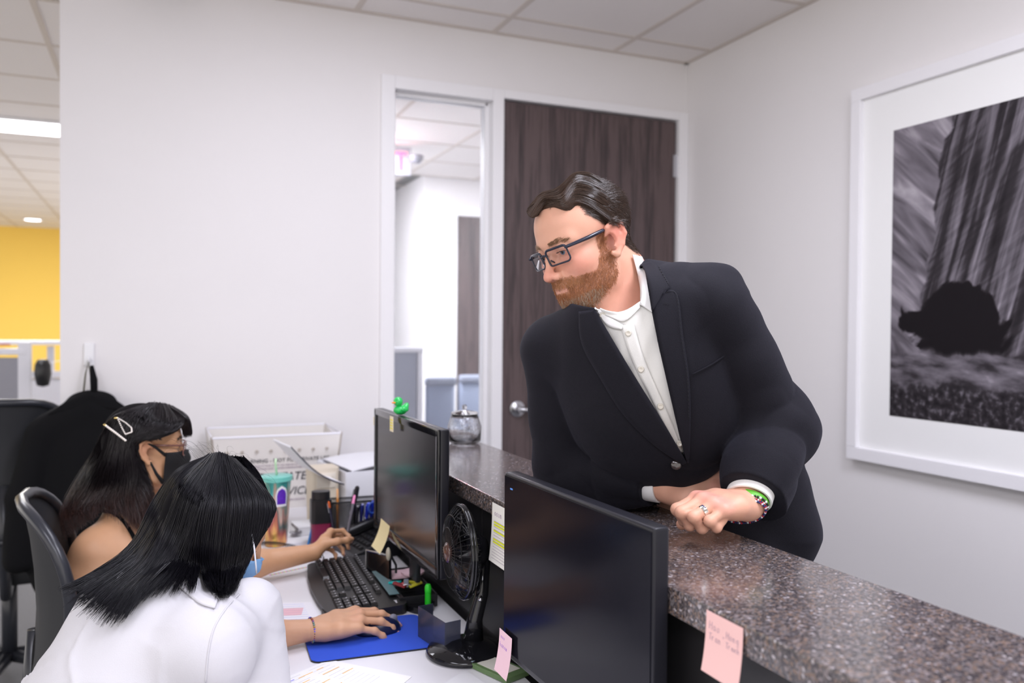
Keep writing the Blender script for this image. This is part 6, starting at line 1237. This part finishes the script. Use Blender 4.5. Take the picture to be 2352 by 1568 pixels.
band('finger_ring', cR, dirM, mjM, .0078, .0078, [(0, -.002), (.0008, -.002), (.0010, .002), (0, .002)], goldm, wo, 28, False)
# ================================================================ THE WOMAN IN THE BLACK TOP
skin3 = skinmat('skin_tan', .1, .42); hair3 = M('hair_dark_brown', (.02, .01, .01), .34, spec=.5, attr='Col')
wb_ = thing('person', 'woman with pearl hair clips, glasses and a black face mask reaching over with a pen', 'person', (-.14, 2.22, 0))
S3 = .90; C3 = np.array([-.020, 2.330, 1.100]); R3 = rotframe((.985, .10, -.02), math.radians(-3), (-.10, 1, 0)); W3 = lambda p: C3+R3 @ (np.array(p, float)*S3)
b3 = Sdf(); b3.frame(R3, C3, S3); head_sdf(b3, True); b3.frame()
nk3 = at(315, 1190, 2.14); sR3 = at(232, 1262, 2.05); sL3 = at(330, 1240, 2.42); eR3 = at(440, 1345, 2.08); eR3[2] = .785; wR3 = onz(722, 1268, .800); tp3 = np.array([-.115, 2.26, .70])
b3.rc(W3((-.035, 0, -.05)), W3((-.05, 0, -.09)), .044, .044, .02); b3.rc(W3((-.04, 0, -.08)), nk3, .044, .050, .03); b3.rc(nk3, sR3+np.array([0, .01, 0]), .042, .050, .04); b3.rc(nk3, sL3, .042, .045, .04)
b3.rc(nk3, tp3, .07, .10, .05); b3.rc((sR3+sL3)/2+np.array([-.03, 0, -.06]), tp3+np.array([0, 0, -.05]), .09, .12, .06); b3.el(sR3+np.array([-.03, .0, -.075]), (.055, .055, .09), .05)
b3.chain([sR3, sR3*.5+eR3*.5, eR3], [.052, .045, .036], .03); b3.chain([eR3, eR3*.5+wR3*.5, wR3], [.036, .034, .0225], .02); hp3 = np.array([-.13, 2.26, .50]); b3.rc(tp3, hp3, .11, .12, .05)
for s_ in (-1, 1): b3.rc(hp3+np.array([0, .09*s_, 0]), (.15, 2.26+.10*s_, .50), .08, .06, .04); b3.rc((.15, 2.26+.10*s_, .50), (.12, 2.26+.10*s_, .10), .055, .04, .02)
HX3 = (at(768, 1215, 2.37)-wR3); W3h, tip3 = hand_sdf(b3, wR3, HX3, (.35, -.45, .75), (-.8, -.4, .3), [(38, 62, 38), (46, 60, 40), (50, 60, 40), (54, 60, 40)], .88, thumb=((.55, .55, -.75), (.80, .15, -.65), (.9, -.1, -.4)), spread=.05, fat=.88)
def col3(P):
    q = (P-C3) @ R3/S3; hm = np.linalg.norm(q, axis=1) < .2; c = tone(P, (.60, .33, .185), [(W3((-.008, -.085, .0)), .035, (.62, .25, .17), .4), (W3h((.092, .005, .01)), .02, (.62, .25, .17), .3)])
    sc = hm & ((q[:, 2]-.10*np.maximum(q[:, 0], 0) > .066) | ((q[:, 0] < -.02) & (q[:, 2] > -.06)) | ((q[:, 0] < .035) & (q[:, 2] > .022) & (np.abs(q[:, 1]) < .085))) & ~((q[:, 0] > -.035) & (q[:, 2] < .018)); c[sc] = (.015, .010, .010); return c
o3, P3 = organic('body', b3, (-.45, 1.95, .05), (.60, 2.62, 1.24), .0034, skin3, wb_, col3)
nails('fingernail', tip3, nailm, wb_, range(4), .8)
for y in (-.032, .032): eye(wb_, W3, R3, S3, y, R3[:, 0]-.3*R3[:, 2], ir=M('iris_dark_brown', (.03, .015, .01), .2))
grow('eyebrows', P3, lambda q: browmask(q+np.array([0, 0, -.003])), hair3, wb_, 500, .008, lambda q: np.stack([-.2+0*q[:, 0], np.sign(q[:, 1])*1.0, .15+0*q[:, 0]], 1), .3, .0004, 5, 8, .12, hc=C3, hr=R3, hs=S3, f=b3, col=lambda q, r: np.tile([.02, .012, .01], (len(q), 1)))
lash = BM()
for s in (-1, 1):
    for k in range(14): a = -.9+k*.14; p = W3((.0885-.006*abs(a)**2, s*(.032+.0125*a), .0005)); tube(lash, [p-np.array(wb_.location), p+R3 @ np.array([.005, s*.002*a, .0005])-np.array(wb_.location), p+R3 @ np.array([.0085, s*.004*a, .003])-np.array(wb_.location)], [.0004, .0003, .0001], 4)
tag(obj('eyelashes', lash, blackp, wb_), kind='stuff')
bmk = M('mask_black', (.004, .004, .005), .85, bump=.3, bscale=500); fm3, Q3 = face_mask(wb_, b3, W3, bmk, -.016, -.125, .008)
O_ = np.array(wb_.location)
for s, row in ((-1, 0), (1, -1)):
    e0, e1 = W3((-.006, s*.087, .018)), W3((.006, s*.083, -.038)); bm = BM(); tube(bm, [Q3[row, 1]-O_, (Q3[row, 0]+e0)/2+R3[:, 1]*s*.004-O_, e0-O_], [.0045, .0035, .0028], 6); tube(bm, [Q3[row, -3]-O_, (Q3[row, -2]+e1)/2+R3[:, 1]*s*.003-O_, e1-O_], [.006, .004, .0025], 6); obj('ear_loop', bm, bmk, fm3, smooth=True)
tort = M('glasses_tortoise', (.20, .08, .06), .25, noise=.7, nscale=120, coat=.3); glasses(wb_, W3, .048, .038, .1085, -.008, tort, .0013, tr_=.0018)
# pearl clips
pearl = M('pearl', (.82, .76, .70), .25, coat=.6); hs3 = Sdf(); hs3.frame(R3, C3, S3); hs3.el((-.014, 0, .040), (.108, .092, .094), .02); hs3.el((-.035, 0, -.01), (.085, .084, .09), .03)
def pearls(nm, lb, pts, n, r, tipm=None):
    s_ = np.linspace(0, len(pts)-1, n); i_ = np.minimum(s_.astype(int), len(pts)-2); p_ = np.array(pts, float); c = p_[i_]*(1-(s_-i_)[:, None])+p_[i_+1]*(s_-i_)[:, None]; P = marchv(hs3, c[:, :2], d1=3); bm = BM()
    for k, p in enumerate(P):
        if np.isnan(p[0]): p = EYE+ray(*c[k][:2])*2.08
        else: p = p-(p-EYE)/np.linalg.norm(p-EYE)*.014
        bmesh.ops.create_icosphere(bm, subdivisions=2, radius=r, matrix=Matrix.Translation(V(p)-wb_.location)); last = p
        if k == 0: first = p
    o = obj(nm, bm, pearl, wb_, smooth=True, label=lb); b_ = BM(); tube(b_, [first+(first-last)*0-np.array(wb_.location), first-np.array(wb_.location)+(first-last)/np.linalg.norm(first-last)*.008], .0028, 8); obj('clip_end', b_, goldm, o, smooth=True); return o
pearls('hair_clip', 'straight pearl hair clip', [(244, 978), (266, 994), (288, 1011)], 13, .0030); pearls('hair_clip', 'triangular pearl hair clip', [(270, 960), (279, 980), (288, 997), (303, 992), (302, 982), (288, 970), (271, 960)], 30, .0020)
# black top
blk3 = M('black_top_cloth', (.004, .004, .005), .9, spec=.2); tp = Sdf(); tp.rc((sR3+sL3)/2+np.array([-.035, 0, -.10]), tp3+np.array([0, 0, -.05]), .105, .135, .06); tp.rc(tp3, hp3, .13, .15, .05); tp.el(sR3+np.array([-.05, .04, -.13]), (.06, .06, .09), .05)
organic('black_top', tp, (-.50, 2.0, .35), (.20, 2.6, .95), .006, blk3, wb_, levels=2)
for ca, cb in (([(222, 1176), (258, 1180), (286, 1206), (308, 1245)], [(222, 1169), (262, 1173), (293, 1201), (317, 1241)]), ): patch('strap', b3, ca, cb, 12, 2, .0016, .002, blk3, wb_)
organic('trousers', (lambda t_: t_)((lambda: [t2 for t2 in [Sdf()] if [t2.rc(hp3+np.array([0, .09*s_, 0]), (.15, 2.26+.10*s_, .50), .10, .078, .05) and t2.rc((.15, 2.26+.10*s_, .50), (.12, 2.26+.10*s_, .10), .075, .06, .03) for s_ in (-1, 1)]][0])()), (-.45, 2.0, .03), (.3, 2.6, .66), .010, blk3, wb_, levels=2)
for s_ in (-1, 1):
    bs = Sdf(); bs.chain([(.11, 2.26+.1*s_, .045), (.21, 2.26+.1*s_, .045), (.29, 2.26+.11*s_, .035)], [.040, .042, .032], .02); bs.rc((.12, 2.26+.1*s_, .05), (.12, 2.26+.1*s_, .12), .04, .042, .02); bs.post = lambda P, d: np.maximum(d, .002-P[:, 2]); organic('shoe', bs, (.0, 2.0, -.02), (.4, 2.5, .2), .006, blackp, wb_, levels=2)
h3 = [[(345, 929, 2.22), (262, 958, 2.20), (212, 1040, 2.20), (172, 1110, 2.18), (146, 1175, 2.14), (150, 1245, 2.12)],
      [(342, 928, 2.18), (258, 962, 2.14), (222, 1050, 2.12), (190, 1115, 2.11), (160, 1180, 2.09), (178, 1222, 2.07)],
      [(345, 927, 2.15), (275, 962, 2.10), (245, 1055, 2.08), (222, 1120, 2.07), (192, 1175, 2.05), (205, 1205, 2.04)],
      [(348, 927, 2.14), (296, 962, 2.08), (268, 1050, 2.07), (252, 1115, 2.06), (228, 1155, 2.05), (232, 1180, 2.035)],
      [(352, 926, 2.13), (315, 965, 2.07), (290, 1045, 2.06), (282, 1110, 2.055), (268, 1155, 2.05), (280, 1195, 2.035)],
      [(358, 926, 2.13), (335, 968, 2.065), (300, 1035, 2.055), (308, 1095, 2.05), (302, 1160, 2.045), (318, 1225, 2.03)],
      [(364, 926, 2.13), (352, 972, 2.062), (303, 1022, 2.05), (314, 1085, 2.06), (336, 1150, 2.06), (342, 1230, 2.06)],
      [(372, 927, 2.14), (378, 972, 2.065), (318, 1004, 2.045), (299, 1035, 2.052), (322, 1090, 2.07), (348, 1150, 2.08)],
      [(380, 929, 2.15), (402, 968, 2.085), (372, 996, 2.055), (330, 1000, 2.045), (308, 1012, 2.052), (298, 1040, 2.06)],
      [(388, 931, 2.17), (420, 960, 2.12), (408, 984, 2.085), (375, 996, 2.055), (340, 1000, 2.048), (318, 1006, 2.052)]]
h3 = above(hs3, h3, .006)
C = guided(h3, 7500, 26, .032, C3, 31, .0026, 20, .75, .22, .017, 2.6); n_, k_, _ = C.shape; sh_ = np.linspace(0, 1, k_)[None, :, None]; zz = np.clip((1.02-C[..., 2:3])/.15, 0, 1); rr_ = np.random.default_rng(4).random((n_, 1, 1)); cc = np.array([.012, .009, .011])*(1-zz)+np.array([.085, .030, .020])*zz*(.4+1.2*rr_)
strands('hair', C, .00072, hair3, wb_, .35, cc)
C = guided([[(395, 932, 2.20), (430, 955, 2.19), (441, 985, 2.19), (440, 1003, 2.20)], [(388, 930, 2.17), (422, 950, 2.15), (432, 968, 2.15), (436, 985, 2.16)], [(380, 929, 2.15), (412, 948, 2.12), (428, 962, 2.12), (432, 972, 2.13)]], 1500, 16, .02, C3, 32, .0012, 8, .5, .15); strands('fringe', C, .0007, hair3, wb_, .4, np.tile([.012, .009, .011], (C.shape[0], C.shape[1], 1)))
hc3 = Sdf(); hc3.frame(R3, C3, S3); hc3.el((-.014, 0, .040), (.096, .080, .083), .02); hc3.el((-.035, 0, -.01), (.074, .072, .080), .03); hc3.post = lambda P, d: np.maximum(d, -np.maximum(-.018+0*d-((P-C3) @ R3[:, 0]/S3)*0-(((P-C3) @ R3[:, 0]/S3)+.0)*-0-((P-C3) @ R3[:, 0]/S3), ((P-C3) @ R3[:, 2]/S3)-.030))
hc3.post = lambda P, d: (lambda x, z: np.maximum(d, -np.maximum(-x-.030, z-(.026+np.clip((x-.02)*1.1, 0, .045)))))(((P-C3) @ R3[:, 0]/S3), ((P-C3) @ R3[:, 2]/S3))
organic('hair_base', hc3, C3-.16, C3+.16, .004, M('hair_base_dark', (.006, .005, .006), .9, spec=.1), wb_)
# ring with a white stone, dark hair tie
_a = math.radians(38); d3 = W3h((math.cos(_a), 0, -math.sin(_a)))-W3h((0, 0, 0)); d3 /= np.linalg.norm(d3); c3 = W3h(np.array([.095, .005, .003])+np.array([math.cos(_a), 0, -math.sin(_a)])*.02); up3 = W3h((math.sin(_a), 0, math.cos(_a)))-W3h((0, 0, 0)); up3 /= np.linalg.norm(up3)
rg = band('finger_ring', c3, d3, W3h((0, 1, 0))-W3h((0, 0, 0)), .0078, .0078, [(0, -.0015), (.001, -.0015), (.001, .0015), (0, .0015)], chrome, wb_, 24, False); bm = BM(); bmesh.ops.create_icosphere(bm, subdivisions=2, radius=.006, matrix=Matrix.Translation(V(c3+up3*.011)-wb_.location)); obj('white_stone', bm, pearl, rg, smooth=True)
# the pen she holds
pa, pb = at(795, 1240, 2.36), at(812, 1150, 2.42); pen('held_pen', 'clear pen with a pink grip held upright in the hand with the pearl ring', 'pen', pa, pa+(pb-pa)*1.15, .0045, (.10, .09, .11), tip=(.70, .22, .42))
# ================================================================ COAT ON THE WALL HOOK
ctm = blackcl; ct_ = thing('coat', 'black coat hanging by its loop from the white wall hook', 'coat', (-.21, 3.36, 1.26)); cs = Sdf()
cs.el((-.205, 3.39, 1.135), (.075, .030, .035), .03); cs.rc((-.21, 3.385, 1.115), (-.35, 3.385, 1.045), .035, .045, .03); cs.rc((-.21, 3.385, 1.115), (-.085, 3.385, 1.05), .035, .045, .03)
cs.el((-.22, 3.375, .86), (.19, .055, .27), .05); cs.el((-.22, 3.375, .62), (.21, .06, .25), .05); cs.chain([(-.37, 3.375, 1.02), (-.42, 3.36, .80), (-.43, 3.36, .58)], [.05, .055, .05], .02); cs.chain([(-.07, 3.375, 1.02), (-.02, 3.36, .80), (-.01, 3.36, .58)], [.05, .055, .05], .02)
cs.post = lambda P, d: np.maximum(d+.006*np.sin(P[:, 0]*55+vnoise(P, 5)*3)*np.clip((1.05-P[:, 2])*3, 0, 1), np.where(P[:, 0] > -.314, P[:, 1]-3.444, -1))
organic('coat_body', cs, (-.55, 3.25, .32), (.12, 3.5, 1.22), .006, ctm, ct_, levels=2)
bm = BM(); tube(bm, [(-.235, 3.40, 1.16), (-.228, 3.402, 1.23), (-.219, 3.404, 1.272), (-.212, 3.402, 1.23), (-.205, 3.40, 1.16)], .003, 8); 
for v in bm.verts: v.co -= ct_.location
obj('hanging_loop', bm, M('loop_olive', (.12, .11, .07), .7), ct_, smooth=True); bm = BM(); tube(bm, [(-.207, 3.392, 1.262), (-.2, 3.385, 1.21), (-.198, 3.38, 1.15)], [.006, .013, .012], 8)
for v in bm.verts: v.co -= ct_.location
obj('strap', bm, ctm, ct_, smooth=True)
bm = sheet(lambda u, v: (-.205+(u-.5)*(.16+.12*v), 3.352-.012*math.cos((u-.5)*3)-.0*v, 1.160-.045*v-abs(u-.5)*.05), 16, 4, .006)
for v in bm.verts: v.co -= ct_.location
obj('collar', bm, ctm, ct_, smooth=True)
# ================================================================ GROUPS OF ALIKE THINGS
GR = {'pen': 'pens standing at the desk holders', 'marker': 'black markers in the mesh pen holder', 'sticky_note': 'sticky notes around the monitors and counter', 'paper_sheet': 'loose paper sheets', 'monitor': 'computer monitors on the desk', 'office_chair': 'office chairs', 'cubicle_partition': 'cubicle partitions in the far rooms', 'person': 'people at the reception desk', 'note_pad': 'note pads on the desk', 'folder': 'folders on top of the grey cubicle partition'}
for o in list(bpy.data.objects):
    k = o.name.split('.')[0]
    if o.parent is None and k in GR and 'category' in o: o['group'] = GR[k]
